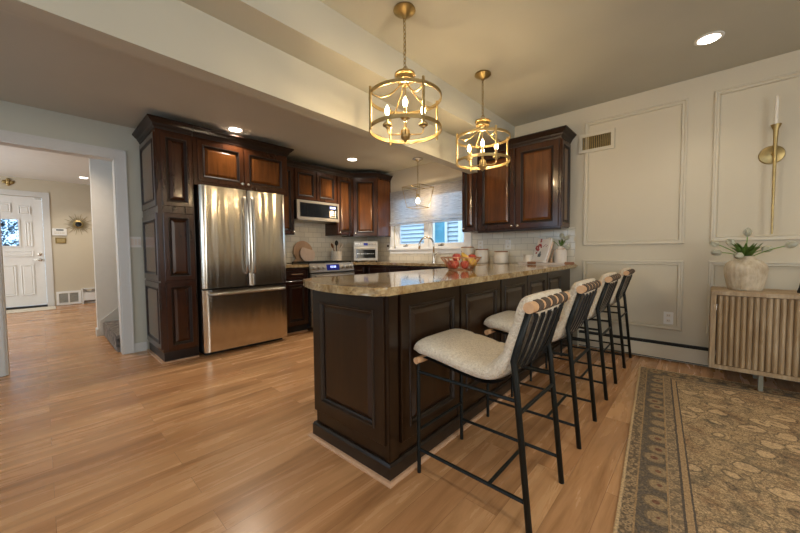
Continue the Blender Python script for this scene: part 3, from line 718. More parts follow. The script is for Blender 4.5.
cpn = obj('control_panel', box(BM(), (0, 0, -0.03), (ry1-ry0-0.004, 0.125, 0.02), 0.006, pm), 'steel_plain', rg)
for yy in (0.055, 0.135, 0.215, 0.545, 0.625, 0.705):
    obj('knob', lathe(BM(), [(0.026, 0), (0.028, 0.006), (0.022, 0.012), (0.021, 0.034), (0.014, 0.038), (0, 0.038)], mat=pm @ Matrix.Translation((yy, 0.06, 0.02)), seg=16), 'steel_plain', cpn, True)
dsp = obj('display', box(BM(), (0.27, 0.02, 0.019), (0.49, 0.105, 0.0225), 0, pm), 'display', cpn)
b = BM()
for k, (x, w) in enumerate(((0.335, 0.012), (0.355, 0.016), (0.380, 0.004), (0.390, 0.016), (0.412, 0.016))): box(b, (x, 0.055, 0.022), (x+w, 0.085, 0.0235), 0, pm)
obj('digit', b, 'led', dsp)
obj('cooktop', box(BM(), (WB+0.03, ry0, 0.906), (RX-0.03, ry1, 0.930), 0.004), 'dark', rg)
for gy in (ry0+0.02, ry0+0.262, ry0+0.504):
    b = BM()
    x0, x1, ya, yb, z = WB+0.17, RX-0.06, gy, gy+0.236, 0.950
    for yy in (ya, (ya+yb)/2, yb): box(b, (x0, yy-0.006, z-0.010), (x1, yy+0.006, z+0.004))
    for xx in (x0, x0+(x1-x0)*0.25, (x0+x1)/2, x0+(x1-x0)*0.75, x1): box(b, (xx-0.006, ya, z-0.010), (xx+0.006, yb, z+0.004))
    for xx in (x0, x1):
        for yy in (ya, yb): box(b, (xx-0.007, yy-0.007, 0.930), (xx+0.007, yy+0.007, z))
    obj('grate', b, 'black', rg)
bc2 = thing('base_cabinet', 'dark base cabinet in the corner under the toaster oven', 'cabinet', (-4.2, 3.6, 0))
obj('carcass', box(BM(), (WB+0.01, 3.236, 0.10), (-3.99, WA-0.01, CB-0.001)), 'glaze', bc2)
obj('toe_board', box(BM(), (WB+0.05, 3.236, 0.0), (-4.05, WA-0.05, 0.099)), 'dark', bc2)
panel_door(bc2, fx(-3.99, 3.245, 0.115), 0.24, 0.60, 0.045, mats=('cherry_dark', 'glaze', 'cherry_dark'))
b = BM(); loft(b, fx(-3.99, 3.245, 0.73), 0.24, 0.14, [(0, 0), (0, 0.02), (0.02, 0.02), (0.03, 0.014)]); dr = obj('drawer', b, 'cherry_dark', bc2)
b = BM(); tube(b, [(-3.972, 3.31, 0.80), (-3.945, 3.31, 0.80), (-3.945, 3.42, 0.80), (-3.972, 3.42, 0.80)], 0.006, 8); obj('handle', b, 'nickel', dr, True)
bc3 = thing('sink_cabinet', 'dark sink base cabinet below the kitchen window', 'cabinet', (-3.0, 3.8, 0))
obj('carcass', box(BM(), (-3.985, 3.53, 0.10), (-1.762, WA-0.01, CB-0.001)), 'glaze', bc3)
obj('toe_board', box(BM(), (-3.985, 3.60, 0.0), (-1.762, WA-0.05, 0.099)), 'dark', bc3)
for k in range(5):
    xa = -3.93+k*0.44
    panel_door(bc3, fy(xa, 3.53, 0.115), 0.425, 0.585, 0.055, mats=('cherry_dark', 'glaze', 'cherry_dark'), knob=(0.39 if k % 2 == 0 else 0.03, 0.55))
    b = BM(); loft(b, fy(xa, 3.53, 0.715), 0.425, 0.155, [(0, 0), (0, 0.02), (0.025, 0.02), (0.03, 0.012), (0.045, 0.018)]); obj('drawer', b, 'cherry_dark', bc3)

ct = tag(obj('countertop', prism(BM(), [(WB+0.009, 3.234), (-3.955, 3.234), (-3.955, 3.49), (-1.79, 3.49), (-1.79, WA-0.009), (WB+0.009, WA-0.009)], CB, CT, bev=0.008), 'granite'), 'speckled beige granite countertop around the corner below the window', 'countertop')
tag(obj('countertop', box(BM(), (WB+0.009, 2.10, CB), (-3.955, 2.464, CT), 0.006), 'granite'), 'short piece of granite counter between refrigerator and range', 'countertop')

# ------------------------------------------------------------------ peninsula
PXL, PXR, PY0, PY1 = -1.665, -1.075, 1.075, WA-0.020
pn = thing('kitchen_peninsula', 'long espresso-stained peninsula with raised panels behind the bar stools', 'cabinet', (-1.37, 2.4, 0))
obj('carcass', box(BM(), (PXL, PY0, 0.086), (PXR, PY1, CB-0.001)), 'island', pn)
b = BM(); path = [(PXL, PY1), (PXL, PY0), (PXR, PY0), (PXR, PY1)]
sweep(b, path, [(0.0, 0.013), (0.019, 0.013), (0.019, 0.072), (0.012, 0.085), (0.0, 0.0851)], side=1); obj('base_moulding', b, 'island_glaze', pn)
b = BM(); sweep(b, path, [(0.0, 0.0), (0.042, 0.0), (0.042, 0.006), (0.032, 0.012), (0.0, 0.0125)], side=1); obj('base_shoe', b, 'shoe', pn)
IM = ('island', 'island_glaze', 'island_panel')
panel_door(pn, fy(PXL+0.004, PY0, 0.165), 0.572, CB-0.18, 0.070, 0.020, IM, name='end_panel')
obj('corner_post', box(BM(), (PXR-0.018, PY0-0.010, 0.0865), (PXR+0.010, PY0+0.055, CB-0.002), 0.003), 'island', pn)
for a, bb in ((1.142, 1.668), (1.685, 2.225), (2.245, 2.735), (2.755, 3.235), (3.255, 3.72)):
    panel_door(pn, fx(PXR, a, 0.155), bb-a, CB-0.165, 0.062, 0.020, IM, name='side_panel')
for yy in (1.6765, 2.235, 2.745, 3.245): obj('stile', box(BM(), (PXR, yy-0.005, 0.0865), (PXR+0.005, yy+0.005, CB-0.002)), 'island_glaze', pn)
pn.rotation_euler.z = math.radians(1.1); pn.location.x += -0.022
# peninsula countertop with a bowed end
pts = []
A = Vector((-1.745, 1.045)); C_ = Vector((-1.052, 0.985)); n = 16
mid = Vector((-1.37, 0.865))
for k in range(n+1):
    s = k/n; p = A*(1-s)**2 + mid*2*s*(1-s) + C_*s*s; pts.append((p.x, p.y))
for k in range(1, 7):
    a = -PI/2 + k/6*PI/2; pts.append((-1.047+0.034*math.cos(a), 1.019+0.034*math.sin(a)))
pts += [(-1.018, 2.5), (-1.050, WA-0.010), (-1.788, WA-0.010), (-1.788, 3.489), (-1.785, 1.3), (-1.785, 1.10), (-1.772, 1.062)]
tag(obj('peninsula_countertop', prism(BM(), pts, CB, CT, bev=0.012), 'granite', smooth=True), 'glossy granite countertop with a bowed end on the peninsula', 'countertop')

# ------------------------------------------------------------------ bar stools
def make_stool(loc):
    hx0, hx1, w = -0.27, 0.27, 0.205
    t = thing('bar_stool', '', 'bar stool', loc, 'bar stools along the peninsula')
    ox, oy = loc[0], loc[1]
    P = lambda x, y, z: (ox+x, oy+y, z)
    for s in (-1, 1):
        y = s*(w-0.012)
        obj('front_leg', tube(BM(), [P(hx0, y, 0), P(hx0, y, 0.545)], 0.0095, 10), 'black', t, True)
        obj('rear_leg', tube(BM(), [P(hx1, y, 0), P(hx1-0.058, y, 0.60), P(hx1-0.066, y, 0.655), P(hx1-0.055, y, 0.70), P(hx1-0.004, y, 0.865)], 0.0125, 10), 'black', t, 'all')
        obj('side_rail', tube(BM(), [P(hx0, y, 0.502), P(hx1-0.05, y, 0.502)], 0.008, 8), 'black', t, True)
        obj('side_rail', tube(BM(), [P(hx0, y, 0.118), P(hx1-0.012, y, 0.118)], 0.008, 8), 'black', t, True)
        b = BM(); prism(b, [(hx1-0.074, 0.64), (hx1-0.056, 0.64), (hx1+0.004, 0.862), (hx1-0.018, 0.862)], y-0.006, y+0.006, Matrix(((1, 0, 0, ox), (0, 0, 1, oy), (0, 1, 0, 0), (0, 0, 0, 1))))
        obj('back_frame', b, 'black', t)
    yy = w-0.012
    obj('footrest', tube(BM(), [P(hx0, -yy, 0.212), P(hx0, yy, 0.212)], 0.008, 8), 'black', t, True)
    obj('stretcher', tube(BM(), [P(0.10, -yy, 0.118), P(0.10, yy, 0.118)], 0.008, 8), 'black', t, True)
    obj('stretcher', tube(BM(), [P(hx1-0.044, -yy, 0.455), P(hx1-0.044, yy, 0.455)], 0.008, 8), 'black', t, True)
    obj('front_dowel', tube(BM(), [P(hx0-0.004, -w-0.002, 0.556), P(hx0-0.004, w+0.002, 0.556)], 0.016, 14), 'dowel', t, True)
    obj('top_dowel', tube(BM(), [P(hx1, -w-0.012, 0.872), P(hx1, w+0.012, 0.872)], 0.021, 16), 'dowel', t, True)
    # cushion swept along the seat and back
    path = [(-0.305, 0.603), (-0.285, 0.612), (-0.24, 0.613), (-0.18, 0.606), (-0.10, 0.594), (-0.02, 0.582), (0.05, 0.576), (0.095, 0.583), (0.135, 0.607), (0.165, 0.65), (0.19, 0.71), (0.213, 0.78), (0.232, 0.84), (0.248, 0.885), (0.256, 0.905)]
    pp = []
    for i in range(len(path)-1):       # Catmull-Rom refinement
        p0, p1, p2, p3 = (Vector(path[max(0, min(len(path)-1, i+d))]) for d in (-1, 0, 1, 2))
        for k in range(4):
            s = k/4; pp.append(0.5*((2*p1)+(p2-p0)*s+(2*p0-5*p1+4*p2-p3)*s*s+(3*p1-p0-3*p2+p3)*s**3))
    pp.append(Vector(path[-1]))
    cum = [0]
    for a, c in zip(pp, pp[1:]): cum.append(cum[-1]+(c-a).length)
    T = cum[-1]; seams = (0.17, 0.34, 0.51, 0.68, 0.85)
    b = BM(); rings = []; nseg = 28
    for i, p in enumerate(pp):
        d = (pp[min(i+1, len(pp)-1)]-pp[max(i-1, 0)]).normalized(); nn = Vector((-d.y, d.x)); s = cum[i]/T
        th = 0.042 if s < 0.62 else 0.038
        e = min(s, 1-s)*T
        if e < 0.035: th *= math.sqrt(max(0.08, 1-(1-e/0.035)**2))
        q = min(abs(s-k) for k in seams); th_top = th*(1-0.20*math.exp(-(q*T/0.013)**2))
        hw = 0.2 - (0.012*(1-e/0.05) if e < 0.05 else 0)
        ring = []
        for k in range(nseg):
            a = 2*PI*k/nseg; ca, sa = math.cos(a), math.sin(a)
            yv = hw*math.copysign(abs(ca)**0.42, ca); hv = math.copysign(abs(sa)**0.75, sa)
            hv *= (th_top if sa > 0 else th)
            ring.append(b.verts.new((ox+p.x+nn.x*hv, oy+yv, p.y+nn.y*hv)))
        rings.append(ring)
    for A_, B_ in zip(rings, rings[1:]):
        for k in range(nseg): b.faces.new((A_[k], A_[(k+1) % nseg], B_[(k+1) % nseg], B_[k]))
    b.faces.new(rings[0][::-1]); b.faces.new(rings[-1])
    obj('cushion', b, 'boucle', t, 'all')
    # webbing straps under the seat, up the back and round the dowel
    for k in range(5):
        yc = -0.148+k*0.074; hw = 0.024; b = BM(); prev = None
        sp = []
        for i in range(0, len(pp), 2):
            p = pp[i]; d = (pp[min(i+1, len(pp)-1)]-pp[max(i-1, 0)]).normalized(); nn = Vector((-d.y, d.x)); s = cum[i]/T
            if s < 0.05 or s > 0.93: continue
            sp.append(p-nn*(0.048 if s < 0.62 else 0.044))
        sp = [Vector((hx0-0.004, 0.540))] + sp
        sp = [q for q in sp if not (q.y > 0.83)] + [Vector((hx1-0.002, 0.852))]
        vs = []
        for q in sp:
            vs.append([b.verts.new((ox+q.x, oy+yc-hw, q.y)), b.verts.new((ox+q.x, oy+yc+hw, q.y))])
        for A_, B_ in zip(vs, vs[1:]): b.faces.new((A_[0], A_[1], B_[1], B_[0]))
        r = bmesh.ops.solidify(b, geom=b.faces[:], thickness=0.003)
        st = obj('strap', b, 'strap_black', t)
        obj('strap_loop', tube(BM(), [(ox+hx1, oy+yc-0.022, 0.872), (ox+hx1, oy+yc+0.022, 0.872)], 0.0245, 16), 'strap', st, True)
    return t
SL = ['nearest cream boucle bar stool, fully in view at the peninsula corner', 'second cream boucle bar stool, just behind the nearest one', 'third cream boucle bar stool, second from the wainscot wall', 'farthest cream boucle bar stool, closest to the wainscot wall']
s0 = make_stool((-0.735, 1.410, 0)); s0['label'] = SL[0]
dup(s0, (-0.752, 2.140, 0), 0.018, SL[1], kids); dup(s0, (-0.770, 2.915, 0), 0.018, SL[2], kids); dup(s0, (-0.788, 3.770, 0), 0.018, SL[3], kids)

# ------------------------------------------------------------------ hanging lights
def chain(bm, x, y, z0, z1, link=0.034, r=0.0028):
    n = max(1, int((z1-z0)/(link*0.72))); st = (z1-z0)/n
    for k in range(n):
        zc = z0+st*(k+0.5); pts = []
        for j in range(10):
            a = 2*PI*j/10; u = 0.009*math.cos(a); v = link/2*math.sin(a)
            pts.append((x+(u if k % 2 else 0), y+(0 if k % 2 else u), zc+v))
        tube(bm, pts, r, 5, closed=True)
    return bm
def make_pendant(loc, ztop, ring_r, zt, zb, a0):
    x, y = loc[0], loc[1]
    t = thing('pendant_light', '', 'pendant light', loc, 'brass cage pendants over the peninsula')
    obj('canopy', lathe(BM(), [(0.0, ztop), (0.068, ztop), (0.072, ztop-0.012), (0.05, ztop-0.03), (0.02, ztop-0.042), (0.012, ztop-0.055), (0, ztop-0.056)], (x, y, 0), 28), 'gold_dark', t, True)
    ht = zt+0.165
    b = BM(); chain(b, x, y, ht+0.035, ztop-0.05); obj('chain', b, 'gold_dark', t, 'all')
    b = BM(); tube(b, [(x+0.02*math.cos(2*PI*k/12), y, ht+0.018+0.02*math.sin(2*PI*k/12)) for k in range(12)], 0.0035, 6, closed=True)
    obj('hanging_loop', b, 'gold', t, 'all')
    obj('hub', lathe(BM(), [(0, ht+0.005), (0.045, ht+0.002), (0.066, ht-0.008), (0.068, ht-0.022), (0.055, ht-0.03), (0.060, ht-0.036), (0.060, ht-0.055), (0.03, ht-0.062), (0.022, ht-0.085), (0, ht-0.086)], (x, y, 0), 24), 'gold', t, True)
    for z in (zt, zb):
        b = BM(); rings = []
        n = 48
        for k in range(n):
            a = 2*PI*k/n; c, s = math.cos(a), math.sin(a)
            rings.append([b.verts.new((x+(ring_r+dr)*c, y+(ring_r+dr)*s, z+dz_)) for dr, dz_ in ((-0.0035, -0.011), (0.0035, -0.011), (0.0035, 0.011), (-0.0035, 0.011))])
        for k in range(n):
            A_, B_ = rings[k], rings[(k+1) % n]
            for j in range(4): b.faces.new((A_[j], A_[(j+1) % 4], B_[(j+1) % 4], B_[j]))
        obj('ring', b, 'gold', t, True)
    for k in range(4):
        a = a0+k*PI/2; c, s = math.cos(a), math.sin(a); R = ring_r+0.008
        obj('post', tube(BM(), [(x+R*c, y+R*s, zb-0.028), (x+R*c, y+R*s, zt+0.028)], 0.0085, 10), 'gold', t, True)
        pts = []
        for j in range(13):
            q = j/12; rr = 0.025+(ring_r-0.025)*q; zz = zt-0.012+(ht-0.075-zt+0.012)*(1-q)**2.6 - 0.03*math.sin(PI*q)*q
            pts.append((x+rr*c, y+rr*s, zz))
        obj('swag_arm', tube(BM(), pts, 0.0045, 8), 'gold', t, 'all')
    obj('stem', tube(BM(), [(x, y, zb-0.03), (x, y, ht-0.08)], 0.0055, 8), 'gold', t, True)
    zh = zb-0.048
    obj('lower_hub', lathe(BM(), [(0, zh-0.035), (0.006, zh-0.03), (0.010, zh-0.018), (0.028, zh-0.005), (0.032, zh+0.01), (0.026, zh+0.015), (0.030, zh+0.02), (0.030, zh+0.045), (0.01, zh+0.055), (0, zh+0.055)], (x, y, 0), 20), 'gold', t, True)
    for k in range(4):
        a = a0-0.46+k*PI/2; c, s = math.cos(a), math.sin(a); R = 0.118
        pts = [(x+rr*c, y+rr*s, zz) for rr, zz in ((0.02, zh+0.022), (0.07, zh+0.020), (0.10, zh+0.022), (0.114, zh+0.032), (R, zh+0.05), (R, zh+0.075))]
        arm = obj('candle_arm', tube(BM(), pts, 0.0045, 8), 'gold', t, 'all')
        cx, cy = x+R*c, y+R*s; zc = zh+0.07
        obj('bobeche', lathe(BM(), [(0, zc-0.008), (0.012, zc-0.006), (0.014, zc+0.004), (0.030, zc+0.008), (0.031, zc+0.018), (0.020, zc+0.02), (0.020, zc+0.030), (0.010, zc+0.032), (0, zc+0.032)], (cx, cy, 0), 16), 'gold', arm, True)
        obj('candle_sleeve', lathe(BM(), [(0.0095, zc+0.030), (0.0095, zc+0.075), (0, zc+0.075)], (cx, cy, 0), 12), 'gold', arm, True)
        z = zc+0.0755
        obj('bulb', lathe(BM(), [(0.006, z), (0.013, z+0.012), (0.0165, z+0.026), (0.014, z+0.042), (0.007, z+0.056), (0.002, z+0.066), (0, z+0.068)], (cx, cy, 0), 12), 'bulb', arm, 'all')
        obj('filament', lathe(BM(), [(0, z+0.012), (0.005, z+0.018), (0.005, z+0.042), (0, z+0.048)], (cx, cy, 0), 8), 'filament', arm)
    return t
ang = math.radians(-22)
p0 = make_pendant((-1.465, 1.654, 1.89), ZU, 0.235, 2.085, 1.880, ang); p0['label'] = 'larger-looking brass drum-cage pendant with candle bulbs, nearest the camera'
dup(p0, (-1.480, 2.71, 1.89), math.radians(-13), 'brass drum-cage pendant with candle bulbs hanging near the wall cabinet', kids)
# small lantern pendant over the sink
x, y = -3.13, 3.80
sp = thing('sink_pendant', 'small tapered wire lantern pendant in front of the kitchen window', 'pendant light', (x, y, 1.75))
obj('canopy', lathe(BM(), [(0, ZL), (0.075, ZL), (0.078, ZL-0.012), (0.035, ZL-0.03), (0.012, ZL-0.05), (0, ZL-0.05)], (x, y, 0), 24), 'nickel', sp, True)
b = BM(); chain(b, x, y, 2.20, ZL-0.045, 0.03, 0.0022); tube(b, [(x, y, 1.93), (x, y, 2.205)], 0.0045, 8); obj('chain', b, 'gold_dark', sp, 'all')
b = BM(); hw, hb, zt_, zb_ = 0.165, 0.115, 2.035, 1.735
T4 = [(x+sx*hw, y+sy*hw, zt_) for sx, sy in ((-1, -1), (1, -1), (1, 1), (-1, 1))]; B4 = [(x+sx*hb, y+sy*hb, zb_) for sx, sy in ((-1, -1), (1, -1), (1, 1), (-1, 1))]
for k in range(4):
    tube(b, [T4[k], T4[(k+1) % 4]], 0.0042, 6); tube(b, [B4[k], B4[(k+1) % 4]], 0.0042, 6); tube(b, [T4[k], B4[k]], 0.0042, 6)
tube(b, [((T4[0][0]+T4[1][0])/2, T4[0][1], zt_), (x, T4[2][1], zt_)], 0.004, 6)
obj('cage', b, 'gold_dark', sp, True)
obj('socket', lathe(BM(), [(0, 1.93), (0.018, 1.93), (0.018, 1.885), (0.013, 1.875), (0, 1.875)], (x, y, 0), 14), 'gold_dark', sp, True)
obj('bulb', lathe(BM(), [(0, 1.795), (0.014, 1.80), (0.024, 1.82), (0.025, 1.835), (0.014, 1.86), (0.010, 1.874), (0, 1.8745)], (x, y, 0), 12), 'bulb_clear', sp, 'all')

# recessed lights
def downlight(x, y, z, label, power, col=(1, 0.86, 0.68)):
    t = thing('recessed_light', label, 'ceiling light', (x, y, z-0.006), 'recessed ceiling lights')
    b = BM(); lathe(b, [(0.085, z), (0.085, z-0.005), (0.066, z-0.008), (0.062, z-0.003), (0.062, z)], (x, y, 0), 28)
    obj('trim_ring', b, 'white', t, True)
    obj('lens', lathe(BM(), [(0.061, z-0.001), (0.061, z-0.006), (0, z-0.006)], (x, y, 0), 24), 'lamp', t)
    l = bpy.data.lights.new('recessed_lamp', 'SPOT'); l.energy = power; l.color = col; l.spot_size = math.radians(125); l.spot_blend = 0.8; l.shadow_soft_size = 0.05
    o = bpy.data.objects.new('recessed_lamp', l); COL.objects.link(o); o.location = (x, y, z-0.03)
downlight(-3.84, 1.506, ZL, 'recessed ceiling light above the refrigerator', SPOT*10)
downlight(-3.84, 3.15, ZL, 'recessed ceiling light above the range corner', SPOT*7)
downlight(-0.012, 3.43, ZU, 'recessed ceiling light by the wainscot wall', SPOT*1.2)
downlight(-9.2, 0.64, FZ, 'recessed ceiling light in the foyer', SPOT*5)
for k, (x, y) in enumerate(((0.0, 0.45), (1.7, 0.45), (1.7, 3.43), (-1.0, -1.4))):  # downlights out of view, added for more warm light in the room
    downlight(x, y, ZU, ('added unseen recessed light overhead beside the rug', 'added unseen recessed light over the right of the dining room', 'added unseen recessed light over the sideboard end', 'added unseen recessed light behind the viewpoint')[k], SPOT*2.2)
downlight(-5.35, 0.05, FZ, 'added unseen recessed light inside the foyer opening', SPOT*5, (1, 0.78, 0.58))  # hidden downlight added to brighten the stair wall

# ------------------------------------------------------------------ roman shade, faucet
rs = thing('roman_shade', 'woven grey roman shade pulled halfway down the kitchen window', 'window shade', (-3.2, 4.06, 1.53))
yb = WA-0.05
b = BM(); sx0, sx1 = -3.945, -2.40
prof = [(yb, 2.085), (yb-0.002, 1.95), (yb, 1.75), (yb-0.004, 1.62), (yb-0.03, 1.585), (yb-0.032, 1.56), (yb-0.006, 1.545), (yb-0.035, 1.54), (yb-0.036, 1.528), (yb-0.004, 1.522)]
for (y_a, z_a), (y_b, z_b) in zip(prof, prof[1:]):
    vs = [b.verts.new(p) for p in ((sx0, y_a, z_a), (sx1, y_a, z_a), (sx1, y_b, z_b), (sx0, y_b, z_b))]; b.faces.new(vs)
bmesh.ops.remove_doubles(b, verts=b.verts, dist=1e-5); bmesh.ops.solidify(b, geom=b.faces[:], thickness=0.003)
obj('fabric', b, 'blind', rs)
obj('valance', box(BM(), (sx0-0.005, yb-0.012, 1.945), (sx1, yb-0.006, 2.09)), 'blind', rs)
obj('head_rail', box(BM(), (sx0, yb+0.003, 2.055), (sx1, WA-0.019, 2.088)), 'white', rs)
fa = thing('faucet', 'brushed nickel gooseneck kitchen faucet at the sink', 'faucet', (-2.97, 3.97, CT))
x, y = -2.97, 3.97
obj('base', lathe(BM(), [(0.028, CT), (0.028, CT+0.012), (0.02, CT+0.02), (0.018, CT+0.14), (0.014, CT+0.15), (0, CT+0.15)], (x, y, 0), 18), 'nickel', fa, True)
pts = [(x, y, CT+0.14), (x, y, CT+0.24)] + [(x-0.115+0.115*math.cos(PI*k/10), y-0.05*(1-math.cos(PI*k/10))*0.5, CT+0.26+0.115*math.sin(PI*k/10)) for k in range(11)] + [(x-0.235, y-0.055, CT+0.20)]
obj('spout', tube(BM(), pts, [0.0125]*(len(pts)-3)+[0.0125, 0.016, 0.016], 12), 'nickel', fa, 'all')
obj('lever', tube(BM(), [(x, y, CT+0.10), (x+0.04, y-0.01, CT+0.11), (x+0.085, y-0.02, CT+0.14)], [0.009, 0.007, 0.006], 8), 'nickel', fa, 'all')

# ------------------------------------------------------------------ things on the counters
def canister(x, y, r, h, label):
    t = thing('canister', label, 'canister', (x, y, CT), 'cream canisters along the backsplash')
    z = CT
    obj('body', lathe(BM(), [(0, z), (r-0.012, z), (r-0.004, z+0.006), (r, z+0.02), (r, z+h-0.01), (r-0.006, z+h), (0, z+h)], (x, y, 0), 28), 'cream_ceramic', t, True)
    obj('lid', lathe(BM(), [(r-0.010, z+h), (r-0.002, z+h+0.001), (r-0.002, z+h+0.012), (r-0.006, z+h+0.015), (0, z+h+0.015)], (x, y, 0), 28), 'brown_wood', t, True)
canister(-2.40, 3.98, 0.090, 0.205, 'tallest cream canister with wooden lid, beside the window')
canister(-2.18, 3.98, 0.086, 0.172, 'middle cream canister with wooden lid on the counter')
canister(-1.905, 3.97, 0.086, 0.142, 'shortest cream canister with wooden lid, rightmost of the three')
# wire fruit bowl
bx_, by_ = -1.52, 2.41
fb = thing('fruit_bowl', 'rose gold wire fruit bowl full of fruit on the peninsula', 'bowl', (bx_, by_, CT))
b = BM(); N = 22; r0, r1, h = 0.098, 0.170, 0.105
tube(b, [(bx_+r0*math.cos(2*PI*k/24), by_+r0*math.sin(2*PI*k/24), CT+0.004) for k in range(24)], 0.004, 6, closed=True)
obj('base_ring', b, 'copper', fb, 'all')
b = BM(); tube(b, [(bx_+r1*math.cos(2*PI*k/32), by_+r1*math.sin(2*PI*k/32), CT+h) for k in range(32)], 0.0045, 6, closed=True); obj('rim', b, 'copper', fb, 'all')
for k in range(N):
    a = 2*PI*k/N; a2 = a+PI/N
    obj('wire', tube(BM(), [(bx_+r1*math.cos(a), by_+r1*math.sin(a), CT+h), (bx_+r0*math.cos(a2), by_+r0*math.sin(a2), CT+0.004), (bx_+r1*math.cos(a+2*PI/N), by_+r1*math.sin(a+2*PI/N), CT+h)], 0.0025, 5), 'copper', fb, 'all')
b = BM()
for k in range(6):
    a = PI*k/6; tube(b, [(bx_+r0*math.cos(a), by_+r0*math.sin(a), CT+0.004), (bx_-r0*math.cos(a), by_-r0*math.sin(a), CT+0.004)], 0.002, 5)
obj('base_wire', b, 'copper', fb, 'all')
def apple(x, y, z, r, label):
    t = thing('apple', label, 'fruit', (x, y, z-r*0.85), 'fruit in the wire bowl')
    b = BM(); lathe(b, [(0, -0.80*r), (0.35*r, -0.88*r), (0.72*r, -0.62*r), (0.98*r, -0.05*r), (0.96*r, 0.35*r), (0.72*r, 0.74*r), (0.36*r, 0.86*r), (0.1*r, 0.72*r), (0, 0.62*r)], (x, y, z), 20)
    obj('flesh', b, 'apple', t, 'all')
    obj('stalk', tube(BM(), [(x, y, z+0.62*r), (x+0.004, y, z+1.08*r)], 0.0018, 5), 'brown_wood', t)
rt = Vector((0.735, 0.678, 0)); fw_ = Vector((-0.678, 0.735, 0))
def at(u, v): p = Vector((bx_, by_, 0)) + rt*u + fw_*v; return p.x, p.y
apple(*at(-0.058, -0.045), CT+0.045, 0.038, 'red apple at the lower left front of the wire bowl')
apple(*at(0.022, -0.062), CT+0.045, 0.038, 'red apple low in the middle front of the wire bowl')
apple(*at(-0.072, 0.038), CT+0.047, 0.038, 'red apple at the back left of the wire bowl')
apple(*at(-0.035, -0.005), CT+0.105, 0.038, 'red apple on top of the pile at the bowl left')
apple(*at(0.098, 0.012), CT+0.098, 0.038, 'red apple on top of the pile at the bowl right')
def pear(x, y, z, tilt, label):
    t = thing('pear', label, 'fruit', (x, y, z-0.03), 'fruit in the wire bowl')
    m = Matrix.Translation((x, y, z)) @ Matrix.Rotation(tilt, 4, Vector((0.68, -0.73, 0.0)).normalized())
    b = BM(); lathe(b, [(0, -0.036), (0.018, -0.035), (0.033, -0.018), (0.034, 0.0), (0.024, 0.024), (0.015, 0.042), (0.010, 0.053), (0, 0.056)], mat=m, seg=18); obj('flesh', b, 'banana', t, 'all')
    b = BM(); bmesh.ops.create_cone(b, cap_ends=True, segments=6, radius1=0.002, radius2=0.0016, depth=0.02, matrix=m @ Matrix.Translation((0, 0, 0.064))); obj('stalk', b, 'brown_wood', t)
pear(*at(0.040, 0.012), CT+0.098, 0.5, 'yellow pear on top in the middle of the wire bowl')
pear(*at(0.090, -0.045), CT+0.066, 0.9, 'yellow pear low at the right front of the wire bowl')

# tray with candle, cookbook on stand, vase
tz = CT
tr = thing('tray', 'long white tray with wooden handles against the backsplash', 'tray', (-1.33, 3.95, CT))
b = BM(); loft(b, frame((-1.62, 3.80, tz), (1, 0, 0), (0, 1, 0), (0, 0, 1)), 0.56, 0.26, [(0.012, 0), (0, 0.022), (0.008, 0.022), (0.016, 0.008)], back=True); obj('body', b, 'matte_white', tr)
for xx in (-1.50, -1.10): obj('handle', box(BM(), (xx, 3.783, tz+0.004), (xx+0.10, 3.799, tz+0.034), 0.006), 'brown_wood', tr)
cz = tz+0.009
cd = thing('jar_candle', 'cream jar candle with dark base on the white tray', 'candle', (-1.545, 3.93, cz))
obj('jar', lathe(BM(), [(0, cz+0.012), (0.050, cz+0.012), (0.052, cz+0.02), (0.052, cz+0.095), (0.047, cz+0.095), (0.047, cz+0.075), (0, cz+0.075)], (-1.545, 3.93, 0), 24), 'cream_ceramic', cd, True)
obj('base', lathe(BM(), [(0, cz), (0.054, cz), (0.054, cz+0.012), (0, cz+0.012)], (-1.545, 3.93, 0), 24), 'dark', cd)
obj('wick', tube(BM(), [(-1.545, 3.93, cz+0.075), (-1.545, 3.93, cz+0.09)], 0.0015, 5), 'dark', cd)
# book stand + book leaning back
tilt = math.radians(20)
ub = Vector((math.cos(0.55), -math.sin(0.55), 0)); vb = Vector((math.sin(0.55)*math.sin(tilt), math.cos(0.55)*math.sin(tilt), math.cos(tilt)))
bm_ = frame((-1.50, 3.955, cz+0.028), ub, vb)
st = thing('book_stand', 'pale wooden stand holding the open-faced cookbook', 'book stand', (-1.34, 3.95, cz))
b = BM(); box(b, (0.0, -0.012, -0.020), (0.235, 0.235, -0.005), 0.003, bm_); obj('back_board', b, 'board_light', st)
b = BM(); box(b, (0.0, -0.022, -0.020), (0.235, -0.003, 0.045), 0.003, bm_); obj('ledge', b, 'matte_white', st)
bk = thing('cookbook', 'cookbook with red flower picture leaning on the wooden stand', 'book', (-1.34, 3.95, cz+0.03))
b = BM(); box(b, (0.012, 0.0, -0.003), (0.225, 0.262, 0.016), 0.001, bm_); obj('pages', b, 'page', bk)
b = BM(); box(b, (0.008, -0.001, 0.0165), (0.229, 0.268, 0.019), 0.0008, bm_); cv = obj('cover', b, 'page', bk)
b = BM(); random.seed(3)
for k in range(16):
    u = 0.065+random.gauss(0, 0.022); v = 0.155+random.gauss(0, 0.03)
    ball(b, bm_ @ Vector((u, v, 0.019)), random.uniform(0.010, 0.017), 8, 5, (1, 0.25, 1))
for k in range(5): ball(b, bm_ @ Vector((0.14+k*0.014, 0.17+0.012*(k % 3), 0.019)), 0.006, 8, 5, (1, 0.25, 1))
obj('flower_print', b, 'red', cv)
b = BM(); box(b, (0.085, 0.045, 0.0185), (0.135, 0.085, 0.0197), 0, bm_); box(b, (0.10, 0.085, 0.0185), (0.122, 0.11, 0.0197), 0, bm_); obj('vase_print', b, 'slate', cv)
